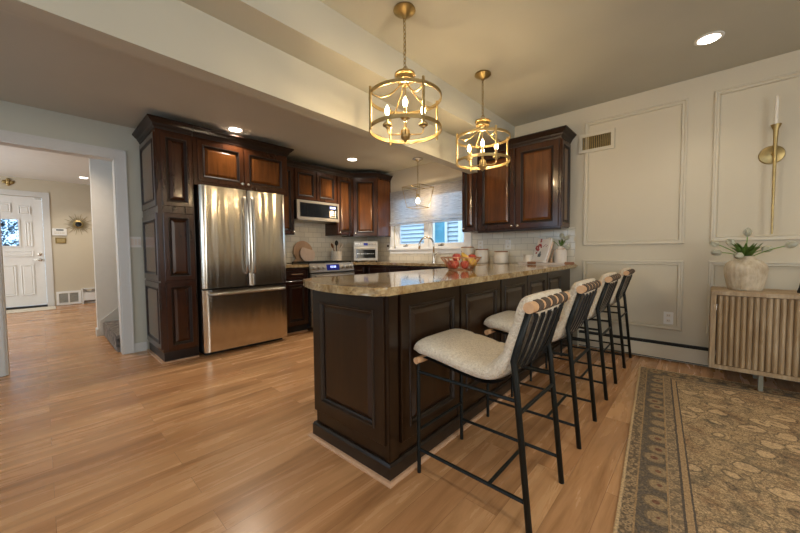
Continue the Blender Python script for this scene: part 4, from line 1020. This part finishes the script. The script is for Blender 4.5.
# vase of tulips on the tray
vx, vy = -1.190, 3.965
vs_ = thing('white_vase', 'matte white bottle vase with tulips at the counter end', 'vase', (vx, vy, cz))
obj('body', lathe(BM(), [(0, cz), (0.058, cz), (0.062, cz+0.008), (0.062, cz+0.135), (0.055, cz+0.155), (0.034, cz+0.168), (0.030, cz+0.180), (0.033, cz+0.197), (0.027, cz+0.197), (0.025, cz+0.178), (0, cz+0.15)], (vx, vy, 0), 28), 'matte_white', vs_, True)
def make_tulip(base, tip, label, group, s=1.0, leaves=True):
    base = Vector(base); tip = Vector(tip); t = thing('tulip', label, 'flower', base, group)
    mid_ = (base+tip)/2 + Vector((0, 0, 0.018)); pts = []
    for k in range(9):
        q = k/8; pts.append(base*(1-q)**2 + mid_*2*q*(1-q) + tip*q*q)
    obj('stem', tube(BM(), pts, 0.0032*s, 6), 'leaf', t, 'all')
    d = (pts[-1]-pts[-2]).normalized(); m = Matrix.Translation(tip) @ d.to_track_quat('Z', 'Y').to_matrix().to_4x4()
    L = 0.062*s; b = BM()
    for k in range(6):
        a = 2*PI*k/6; rr = 0.0245*s*(1.0 if k % 2 else 0.94); col = []
        for q, w in ((0, 0.25), (0.25, 0.9), (0.55, 1.0), (0.8, 0.72), (1.0, 0.12)):
            col.append([b.verts.new(m @ Vector((rr*w_*math.cos(a+da), rr*w_*math.sin(a+da), q*L))) for da, w_ in ((-0.62*min(1, w*1.2), w*0.95), (0, w*1.08), (0.62*min(1, w*1.2), w*0.95))])
        for A_, B_ in zip(col, col[1:]):
            for j in range(2): b.faces.new((A_[j], A_[j+1], B_[j+1], B_[j]))
    bmesh.ops.solidify(b, geom=b.faces[:], thickness=0.0015)
    obj('bloom', b, 'petal', t, 'all')
    if leaves:
        for sgn in ((-1, 1) if s < 1.1 else (-1.6, -0.5, 0.6, 1.7)):
            b = BM(); hd = Vector((tip.x-base.x, tip.y-base.y, 0)); hd = (hd if hd.length > 0.02 else Vector((sgn, 0.3, 0))).normalized()
            hd = Matrix.Rotation(sgn*0.7, 3, 'Z') @ hd; sd = Vector((-hd.y, hd.x, 0)); cols = []
            for k in range(7):
                q = k/6; c = base + hd*(0.075*s*q*(0.7+0.3*abs(sgn))) + Vector((0, 0, (0.15-0.03*abs(sgn))*s*(q-0.25*q*q))); wd = 0.0105*s*math.sin(PI*(0.12+0.86*q))
                cols.append([b.verts.new(c-sd*wd+Vector((0, 0, wd*0.4))), b.verts.new(c), b.verts.new(c+sd*wd+Vector((0, 0, wd*0.4)))])
            for A_, B_ in zip(cols, cols[1:]):
                for j in range(2): b.faces.new((A_[j], A_[j+1], B_[j+1], B_[j]))
            bmesh.ops.solidify(b, geom=b.faces[:], thickness=0.001)
            obj('leaf', b, 'leaf', t, 'all')
    return t
g = 'tulips in the white bottle vase'; z = cz+0.178
for dx_, dy_, h, lb in ((-0.075, -0.01, 0.075, 'white tulip leaning left out of the bottle vase'), (0.005, 0.01, 0.105, 'tallest white tulip in the bottle vase'), (0.045, -0.02, 0.085, 'white tulip leaning right in the bottle vase'), (0.060, -0.04, 0.015, 'drooping tulip at the right lip of the bottle vase')):
    make_tulip((vx+dx_*0.15, vy+dy_*0.15, z), (vx+dx_, vy+dy_, z+h), lb, g, 1.05, leaves=(h > 0.08))
b = BM(); random.seed(5)
bd = thing('bead_garland', 'wooden bead garland hanging from the white vase neck', 'bead garland', (vx-0.06, vy-0.05, cz))
for k in range(18):
    q = k/17; a = -0.2-2.6*q
    ball(b, (vx+0.040*math.cos(a), vy+0.040*math.sin(a), cz+0.166-0.01*q), 0.0065, 8, 6)
for k in range(8): ball(b, (vx-0.067-0.002*k, vy-0.034-0.003*k, cz+0.148-0.011*k), 0.0065, 8, 6)
obj('beads', b, 'board', bd, 'all')
obj('tassel', lathe(BM(), [(0, cz+0.06), (0.008, cz+0.058), (0.011, cz+0.045), (0.018, cz+0.012), (0.015, cz+0.010), (0, cz+0.012)], (vx-0.084, vy-0.058, 0), 12), 'board', bd, True)

# cutting boards, crock with utensils, toaster oven
def disc_board(cy, cz_, r, th, lean, handle, mat, name, label, cat='cutting board', x0=WB+0.012, clip=None):
    t = thing(name, label, cat, (x0+0.05, cy, 0.9325))
    pts = []
    hw = 0.032
    n = 40
    for k in range(n):
        a = 2*PI*k/n; p = Vector((r*math.cos(a), r*math.sin(a)))
        if clip is not None and p.y > clip[0]+clip[1]*p.x: p.y = clip[0]+clip[1]*p.x
        pts.append((p.x, p.y))
    m = frame((x0+math.sin(lean)*2*r+0.004, cy, CT+0.002+r*math.cos(lean)), (0, 1, 0), (-math.sin(lean), 0, math.cos(lean)))
    m.translation = Vector((x0+math.sin(lean)*r+0.004, cy, 0.9365+r*math.cos(lean)))
    obj('board', prism(BM(), pts, 0, th, m, 0.004), mat, t)
    if handle is not None:
        a = handle; b = BM(); d = Vector((math.cos(a), math.sin(a))); s_ = Vector((-d.y, d.x)); q = []
        for k in range(9):
            ph = -PI/2+PI*k/8; q.append(d*(r+0.06+0.03*math.cos(ph)) + s_*(0.032*math.sin(ph)))
        q = [d*(r-0.012)-s_*0.024, *q, d*(r-0.012)+s_*0.024]
        prism(b, [(p.x, p.y) for p in q], 0, th, m, 0.003); obj('handle', b, mat, t)
disc_board(2.74, 0, 0.165, 0.016, 0.14, math.radians(-132), 'board', 'cutting_board', 'large round brown wooden board with handle leaning on the tile')
disc_board(2.775, 0, 0.128, 0.014, 0.22, None, 'board_light', 'cutting_board', 'smaller pale board with a slanted top, leaning in front of the brown one', x0=WB+0.075, clip=(0.085, -0.28))
cx, cy = -4.42, 3.27
ck = thing('utensil_crock', 'white dimpled crock holding wooden utensils beside the range', 'crock', (cx, cy, CT))
obj('body', lathe(BM(), [(0, CT), (0.076, CT), (0.082, CT+0.01), (0.082, CT+0.168), (0.086, CT+0.178), (0.078, CT+0.178), (0.074, CT+0.16), (0.07, CT+0.02), (0, CT+0.02)], (cx, cy, 0), 30, flute=0), 'cream_ceramic', ck, True)
b = BM()
for r_ in range(4):
    for k in range(14):
        a = 2*PI*(k+0.5*(r_ % 2))/14; ball(b, (cx+0.081*math.cos(a), cy+0.081*math.sin(a), CT+0.035+r_*0.036), 0.011, 6, 4, (0.5, 0.5, 1))
obj('dimples', b, 'matte_white', ck, 'all')
for k, (dx_, dy_, h, mt, lb) in enumerate(((0.01, -0.075, 0.285, 'brown_wood', 'dark wooden spoon leaning left in the crock'), (0.03, -0.02, 0.325, 'dark', 'black spatula standing tallest in the crock'), (0.02, 0.035, 0.30, 'board_light', 'pale wooden spoon in the middle of the crock'), (0.0, 0.085, 0.285, 'matte_white', 'white ladle leaning right in the crock'))):
    t = thing('utensil', lb, 'utensil', (cx, cy, CT+0.022), 'utensils in the crock')
    p0_ = Vector((cx-dx_*0.3, cy-dy_*0.3, CT+0.024)); p1_ = Vector((cx+dx_, cy+dy_, CT+h-0.05)); d = (p1_-p0_).normalized()
    obj('handle', tube(BM(), [p0_, p1_], 0.0065, 8), mt, t, True)
    b = BM(); bmesh.ops.create_uvsphere(b, u_segments=12, v_segments=8, radius=1, matrix=Matrix.Translation(p1_+d*0.035) @ d.to_track_quat('Z', 'X').to_matrix().to_4x4() @ Matrix.Diagonal((0.010, 0.028, 0.045, 1)))
    obj('head', b, mt, t, 'all')
d45r = Vector((0.7071, 0.7071, 0)); n45 = Vector((0.7071, -0.7071, 0))
tc_ = Vector((-4.225, 3.745, CT))
to = thing('toaster_oven', 'stainless toaster oven with glass door in the counter corner', 'toaster oven', tc_)
TW, TH, TD = 0.40, 0.335, 0.29
tm = frame(tc_ - d45r*TW/2 + n45*0.13, d45r, (0, 0, 1), n45)
b = BM(); box(b, (0.003, 0.02, -TD), (TW-0.003, TH, 0), 0.012, tm); obj('body', b, 'steel_plain', to)
b = BM(); loft(b, tm @ Matrix.Translation((0.0, 0.018, 0)), TW, 0.225, [(0, 0), (0, 0.018), (0.004, 0.022), (0.038, 0.022), (0.040, 0.012)], cap=True); dd = obj('door', b, 'steel_plain', to)
obj('glass', box(BM(), (0.042, 0.062, 0.011), (TW-0.042, 0.200, 0.014), 0, tm), 'glass_dark', dd)
b = BM(); 
for k in range(9): box(b, (0.06+k*0.032, 0.13, 0.0142), (0.072+k*0.032, 0.136, 0.0155), 0, tm)
box(b, (0.05, 0.128, 0.0142), (TW-0.05, 0.131, 0.0152), 0, tm); obj('rack', b, 'nickel', dd)
b = BM(); tube(b, [tm @ Vector(p) for p in ((0.05, 0.222, 0.02), (0.05, 0.222, 0.05), (TW-0.05, 0.222, 0.05), (TW-0.05, 0.222, 0.02))], 0.009, 8); obj('handle', b, 'steel_plain', dd, True)
cp_ = obj('control_panel', box(BM(), (0.002, 0.248, 0.0), (TW-0.002, TH-0.004, 0.014), 0.005, tm), 'steel_plain', to)
for xx in (0.27, 0.32, 0.365): obj('knob', lathe(BM(), [(0.018, 0), (0.017, 0.018), (0.012, 0.021), (0, 0.021)], mat=tm @ Matrix.Translation((xx, 0.29, 0.014)), seg=14), 'steel_plain', cp_, True)
obj('display', box(BM(), (0.165, 0.268, 0.0135), (0.235, 0.312, 0.0155), 0, tm), 'display', cp_)
b = BM()
for k in range(4): box(b, (0.03+k*0.03, 0.275, 0.0135), (0.05+k*0.03, 0.282, 0.016), 0, tm); box(b, (0.03+k*0.03, 0.298, 0.0135), (0.05+k*0.03, 0.305, 0.016), 0, tm)
obj('button', b, 'nickel', cp_)
for xx in (0.03, TW-0.03):
    for zz in (-0.03, -TD+0.03): obj('foot', box(BM(), (xx-0.012, 0.0, zz-0.012), (xx+0.012, 0.0205, zz+0.012), 0, tm), 'dark', to)

# ------------------------------------------------------------------ wall plates, vents, heaters
def outlet(m, label, plug=False, cat='outlet', W_=0.075, H_=0.12):
    o = thing('wall_outlet', label, cat, m.translation)
    obj('plate', box(BM(), (-W_/2, -H_/2, 0), (W_/2, H_/2, 0.006), 0.002, m), 'plastic', o)
    for s in (-1, 1):
        f_ = obj('socket', box(BM(), (-0.016, s*0.026-0.014, 0.006), (0.016, s*0.026+0.014, 0.0085), 0.003, m), 'cream_ceramic', o)
        b = BM()
        for q in (-1, 1): box(b, (q*0.006-0.0012, s*0.026-0.004, 0.0085), (q*0.006+0.0012, s*0.026+0.006, 0.009), 0, m)
        obj('slot', b, 'dark', f_)
    if plug:
        p = obj('plug', box(BM(), (-0.016, 0.0, 0.009), (0.016, 0.035, 0.032), 0.005, m), plug, o)
    return o
outlet(fy(-0.243, WA-0.0006, 0.415), 'white double outlet low on the wainscot wall inside a moulding frame')
outlet(fy(-1.875, WA-0.0086, 1.165), 'white outlet with plug on the backsplash above the short canister', 'plastic')
outlet(fy(-4.05, WA-0.0086, 1.17), 'backsplash outlet with a dark plug beside the toaster oven', 'dark')
outlet(fy(-2.27, WA-0.0086, 1.165), 'plain white outlet on the backsplash above the middle canister')
sw = thing('light_switch', 'white three-gang light switch plate between the opening and pantry cabinet', 'light switch', (WB, 0.70, 1.215))
m = fx(WB+0.0006, 0.71, 1.215)
obj('plate', box(BM(), (-0.048, -0.058, 0), (0.048, 0.058, 0.006), 0.002, m), 'plastic', sw)
for k in (-1, 0, 1): obj('rocker', box(BM(), (k*0.030-0.011, -0.033, 0.006), (k*0.030+0.011, 0.033, 0.010), 0.002, m), 'matte_white', sw)
vg = thing('air_vent', 'wall air return grille high beside the wall cabinet', 'vent', (-0.88, WA, 2.24))
x0, x1, z0, z1 = -1.055, -0.715, 2.150, 2.355
b = BM(); loft(b, fy(x0, WA-0.0006, z0), x1-x0, z1-z0, [(0, 0), (0, 0.020), (0.003, 0.022), (0.034, 0.022), (0.036, 0.012)], cap=False); obj('frame', b, 'trim', vg)
obj('backing', box(BM(), (x0+0.03, WA-0.006, z0+0.03), (x1-0.03, WA-0.004, z1-0.03)), 'dark', vg)
for k in range(15):
    xx = x0+0.046+k*0.0178; obj('louvre', box(BM(), (xx-0.0036, WA-0.020, z0+0.034), (xx+0.0036, WA-0.007, z1-0.034)), 'gold_dark', vg)
bh = thing('baseboard_heater', 'long white baseboard heater under the wainscot wall', 'heater', (0, 4.09, 0))
hx0_, hx1_ = -1.02, 2.6
obj('cover', box(BM(), (hx0_, 4.062, 0.026), (hx1_, 4.072, 0.156), 0.002), 'trim', bh)
obj('back_plate', box(BM(), (hx0_, WA-0.006, 0.0), (hx1_, WA-0.0007, 0.185)), 'trim', bh)
b = BM(); box(b, (hx0_, 4.074, 0.016), (hx1_, WA-0.008, 0.168)); obj('fin_element', b, 'dark', bh)
b = BM(); box(b, (hx0_, 4.066, 0.172), (hx1_, WA-0.007, 0.180), 0.002); obj('damper', b, 'dark', bh)
b = BM(); box(b, (hx0_-0.012, 4.056, 0.0), (hx0_, WA-0.0007, 0.187)); obj('end_cap', b, 'trim', bh)

# foyer fittings
fg = thing('floor_grille', 'white return-air grille low on the foyer wall beside the door', 'vent', (WE, 0.36, 0.14))
x = WE+0.0006; y0, y1, z0, z1 = 0.185, 0.565, 0.01, 0.30
b = BM(); loft(b, fx(x, y0, z0), y1-y0, z1-z0, [(0, 0), (0, 0.014), (0.04, 0.016), (0.044, 0.006)], cap=False); box(b, (x, (y0+y1)/2-0.012, z0+0.03), (x+0.014, (y0+y1)/2+0.012, z1-0.03)); obj('frame', b, 'white', fg)
obj('backing', box(BM(), (x, y0+0.035, z0+0.035), (x+0.003, y1-0.035, z1-0.035)), 'slate', fg)
b = BM()
for k in range(9):
    zz = z0+0.05+k*0.023; box(b, (x+0.003, y0+0.04, zz), (x+0.011, y1-0.04, zz+0.008))
obj('louvre', b, 'trim', fg)
fh = thing('foyer_heater', 'white baseboard heater on the foyer wall', 'heater', (WE, 1.3, 0))
obj('cover', box(BM(), (WE+0.055, 0.60, 0.07), (WE+0.065, 3.0, 0.25), 0.003), 'white', fh)
b = BM(); box(b, (WE+0.0007, 0.60, 0.0), (WE+0.012, 3.0, 0.34)); box(b, (WE+0.0125, 0.60, 0.32), (WE+0.06, 3.0, 0.335), 0.003); box(b, (WE+0.001, 0.575, 0.0), (WE+0.07, 0.599, 0.34)); obj('back_plate', b, 'white', fh)
obj('fin_element', box(BM(), (WE+0.014, 0.61, 0.05), (WE+0.05, 2.99, 0.20)), 'dark', fh)
b = BM()
for k in range(14): box(b, (WE+0.015, 0.66+k*0.16, 0.27), (WE+0.058, 0.74+k*0.16, 0.315))
obj('damper', b, 'trim', fh)
kp = thing('alarm_keypad', 'white alarm keypad on the foyer wall beside the door', 'keypad', (WE, 0.27, 1.57))
obj('case', box(BM(), (WE+0.0006, 0.175, 1.495), (WE+0.03, 0.395, 1.645), 0.006), 'white', kp)
obj('screen', box(BM(), (WE+0.0295, 0.235, 1.595), (WE+0.032, 0.345, 1.625)), 'slate', kp)
b = BM()
for r_ in range(2):
    for c_ in range(6): box(b, (WE+0.0295, 0.21+c_*0.026, 1.53+r_*0.028), (WE+0.033, 0.226+c_*0.026, 1.545+r_*0.028))
obj('button', b, 'trim', kp)
pl = thing('brass_plaque', 'small brass-framed plaque below the alarm keypad', 'plaque', (WE, 0.30, 1.385))
b = BM(); loft(b, fx(WE+0.0006, 0.215, 1.325), 0.165, 0.125, [(0, 0), (0, 0.012), (0.016, 0.014), (0.02, 0.006)], cap=True); obj('frame', b, 'gold_dark', pl)
obj('face', box(BM(), (WE+0.004, 0.236, 1.346), (WE+0.009, 0.359, 1.429)), 'gold', pl)
sb = thing('sunburst_mirror', 'gold sunburst wall ornament with dark centre in the foyer', 'wall decoration', (WE, 0.57, 1.76))
cy, cz2 = 0.580, 1.745
for k in range(28):
    a = 2*PI*k/28; L_ = 0.23 if k % 2 == 0 else 0.17; c, s = math.cos(a), math.sin(a); b = BM()
    tube(b, [(WE+0.012, cy+0.05*c, cz2+0.05*s), (WE+0.012, cy+L_*c, cz2+L_*s)], [0.009, 0.003], 6); obj('ray', b, 'ray', sb, True)
m = fx(WE+0.0006, cy, cz2)
obj('rim', lathe(BM(), [(0.085, 0), (0.085, 0.018), (0.065, 0.024), (0.060, 0.016), (0.060, 0)], mat=m, seg=24), 'gold_dark', sb, True)
obj('mirror', lathe(BM(), [(0.059, 0.0), (0.059, 0.016), (0.03, 0.024), (0, 0.026)], mat=m, seg=20), 'glass_dark', sb, True)
wo = thing('wall_ornament', 'small brass scroll ornament on the wall above the front door', 'wall decoration', (WE, -0.4, 2.5))
b = BM(); x = WE+0.018
for dy_, dz_, r_ in ((0, 0.045, 0.032), (-0.048, 0, 0.034), (0.048, 0, 0.034), (0, -0.04, 0.034), (0, 0, 0.036)): ball(b, (x, -0.385+dy_, 2.52+dz_), r_, 12, 8, (0.35, 1, 1))
obj('scrolls', b, 'gold_dark', wo, 'all')
obj('boss', ball(BM(), (x+0.012, -0.385, 2.52), 0.025, 12, 8, (0.6, 1, 1)), 'gold', wo, 'all')
tag(obj('door_mat', box(BM(), (WE+0.06, -0.72, 0.0), (WE+0.62, 0.165, 0.010), 0.004), 'mat'), 'cream speckled mat in front of the front door', 'door mat')
stw = thing('carpeted_stairs', 'carpeted stairs rising behind the opening casing', 'stairs', (-5.3, 0.6, 0))
for k in range(7):
    y = 0.545+k*0.25; z = 0.185*(k+1)
    b = BM(); box(b, (-5.873, y-0.02, z-0.185 if k else 0), (WB-0.135, y+0.25, z), 0.012); obj('step', b, 'carpet', stw)

# ------------------------------------------------------------------ dining side: sconce, console, vase, rug
sc_ = thing('wall_sconce', 'slim brass trumpet candle sconce on the wainscot wall', 'sconce', (0.40, 4.06, 1.65))
x = 0.402
m = frame((x-0.012, WA-0.0006, 1.855), (1, 0, 0), (0, 0, 1), (0, -1, 0))
obj('back_plate', lathe(BM(), [(0, 0.022), (0.045, 0.020), (0.075, 0.012), (0.080, 0.0), (0, 0.0)], mat=m @ Matrix.Diagonal((0.95, 0.95, 1, 1)), seg=32), 'gold_dark', sc_, True)
obj('bracket', tube(BM(), [(x-0.012, WA-0.02, 1.855), (x, 4.055, 1.855)], 0.008, 10), 'gold', sc_, True)
obj('trumpet', lathe(BM(), [(0, 1.20), (0.006, 1.20), (0.007, 1.23), (0.0095, 1.65), (0.0125, 1.95), (0.016, 2.04), (0.029, 2.075), (0.031, 2.082), (0.027, 2.083), (0.013, 2.065), (0, 2.06)], (x, 4.055, 0), 20), 'gold_dark', sc_, True)
tc2 = tag(obj('taper_candle', lathe(BM(), [(0, 2.062), (0.0115, 2.062), (0.0105, 2.25), (0.008, 2.31), (0, 2.315)], (0, 0, 0), 14), 'wax', smooth=True), 'white taper candle standing in the brass wall sconce', 'candle')
tc2.location = (x, 4.055, 0)
cx0, cx1, cy0, cy1, cz0, cz1 = 0.048, 1.25, 3.60, 4.04, 0.135, 0.752
cs = thing('sideboard', 'whitewashed wooden sideboard with fluted doors by the wall', 'sideboard', (0.65, 3.82, 0))
b = BM(); box(b, (cx0, cy0, cz1-0.032), (cx1, cy1, cz1), 0.003); obj('top', b, 'console', cs)
for xa in (cx0, cx1-0.032): obj('side_panel', box(BM(), (xa, cy0, cz0), (xa+0.032, cy1, cz1-0.0325), 0.002), 'console', cs)
obj('bottom_panel', box(BM(), (cx0+0.033, cy0, cz0), (cx1-0.033, cy1, cz0+0.030), 0.002), 'console', cs)
obj('back_panel', box(BM(), (cx0+0.033, cy1-0.012, cz0+0.031), (cx1-0.033, cy1, cz1-0.033)), 'console', cs)
def fluted(xa, xb, za, zb):
    n = 17; pts = []; w = (xb-xa)/n
    for k in range(n):
        for q, d in ((0.0, 0.010), (0.08, 0.004), (0.2, -0.001), (0.36, -0.005), (0.5, -0.006), (0.64, -0.005), (0.8, -0.001), (0.92, 0.004)):
            pts.append((xa+(k+q)*w, cy0+0.016+d*1.4))
    pts += [(xb, cy0+0.045), (xa, cy0+0.045)]
    b = BM(); prism(b, pts, za, zb); return b
for i, (xa, xb) in enumerate(((cx0+0.037, (cx0+cx1)/2-0.002), ((cx0+cx1)/2+0.002, cx1-0.037))):
    d_ = obj('door', fluted(xa, xb, cz0+0.033, cz1-0.036), 'console', cs)
    if i == 0:
        b = BM(); tube(b, [(xb-0.14, cy0+0.004, cz1-0.038), (xb-0.02, cy0+0.004, cz1-0.038)], 0.0055, 8); obj('pull', b, 'black', d_, True)
        b = BM(); box(b, (xa-0.008, cy0+0.006, cz1-0.15), (xa-0.001, cy0+0.02, cz1-0.11)); box(b, (xa-0.008, cy0+0.006, cz0+0.10), (xa-0.001, cy0+0.02, cz0+0.14)); obj('hinge', b, 'nickel', d_)
obj('shadow_board', box(BM(), (cx0+0.034, cy0+0.065, cz0+0.032), (cx1-0.034, cy0+0.075, cz1-0.034)), 'dark', cs)
for xa in (0.322, 0.97):
    for ya in (3.63, 3.96): obj('leg', box(BM(), (xa, ya, 0.0095 if ya < 3.8 or True else 0.0), (xa+0.026, ya+0.026, cz0-0.0005), 0.002), 'leg_metal', cs)
vx, vy, vz = 0.245, 3.82, cz1
va = thing('clay_vase', 'round ribbed clay vase holding white tulips on the sideboard', 'vase', (vx, vy, vz))
obj('body', lathe(BM(), [(0, vz), (0.093, vz), (0.099, vz+0.012), (0.112, vz+0.07), (0.122, vz+0.13), (0.124, vz+0.17), (0.116, vz+0.205), (0.09, vz+0.235), (0.06, vz+0.25), (0.048, vz+0.258), (0.048, vz+0.272), (0.042, vz+0.272), (0.040, vz+0.255), (0, vz+0.22)], (vx, vy, 0), 96, flute=24, amp=0.012), 'vase', va, 'all')
g = 'tulips in the clay vase'; z = vz+0.262
for dx_, dy_, h, lb in ((0.005, 0.0, 0.165, 'upright white tulip, highest of the clay vase bunch'), (-0.155, 0.01, 0.10, 'white tulip reaching up left from the clay vase'), (-0.140, -0.05, 0.038, 'white tulip lowest at the left of the clay vase'), (-0.065, 0.04, 0.10, 'white tulip behind the leaves, left of centre in the clay vase'), (0.20, -0.02, 0.085, 'white tulip farthest right out of the clay vase'), (0.085, 0.03, 0.055, 'white tulip resting at the right over the clay vase'), (-0.03, -0.06, 0.02, 'small tulip bud at the front rim of the clay vase')):
    make_tulip((vx+dx_*0.12, vy+dy_*0.12, z), (vx+dx_, vy+dy_, z+h), lb, g, 1.15)
bo = thing('black_figurine', 'black carved figurine cut by the right picture edge on the sideboard', 'figurine', (0.56, 3.80, cz1))
b = BM(); lathe(b, [(0, cz1), (0.05, cz1), (0.052, cz1+0.01), (0.044, cz1+0.04), (0.036, cz1+0.09), (0.03, cz1+0.13), (0.018, cz1+0.15), (0, cz1+0.152)], (0.565, 3.80, 0), 20); obj('body', b, 'black', bo, True)
b = BM(); ball(b, (0.565, 3.80, cz1+0.172), 0.03, 14, 10, (1, 1, 1.1)); obj('head', b, 'black', bo, 'all')
rgz = math.radians(4.7)
ru = obj('area_rug', box(BM(), (0, -3.4, 0.0), (2.45, 0, 0.009), 0.003), 'rug')
ru.location = (-0.418, 3.705, 0.0); ru.rotation_euler = (0, 0, rgz)
tag(ru, 'faded tan and grey Persian area rug on the wood floor', 'rug')
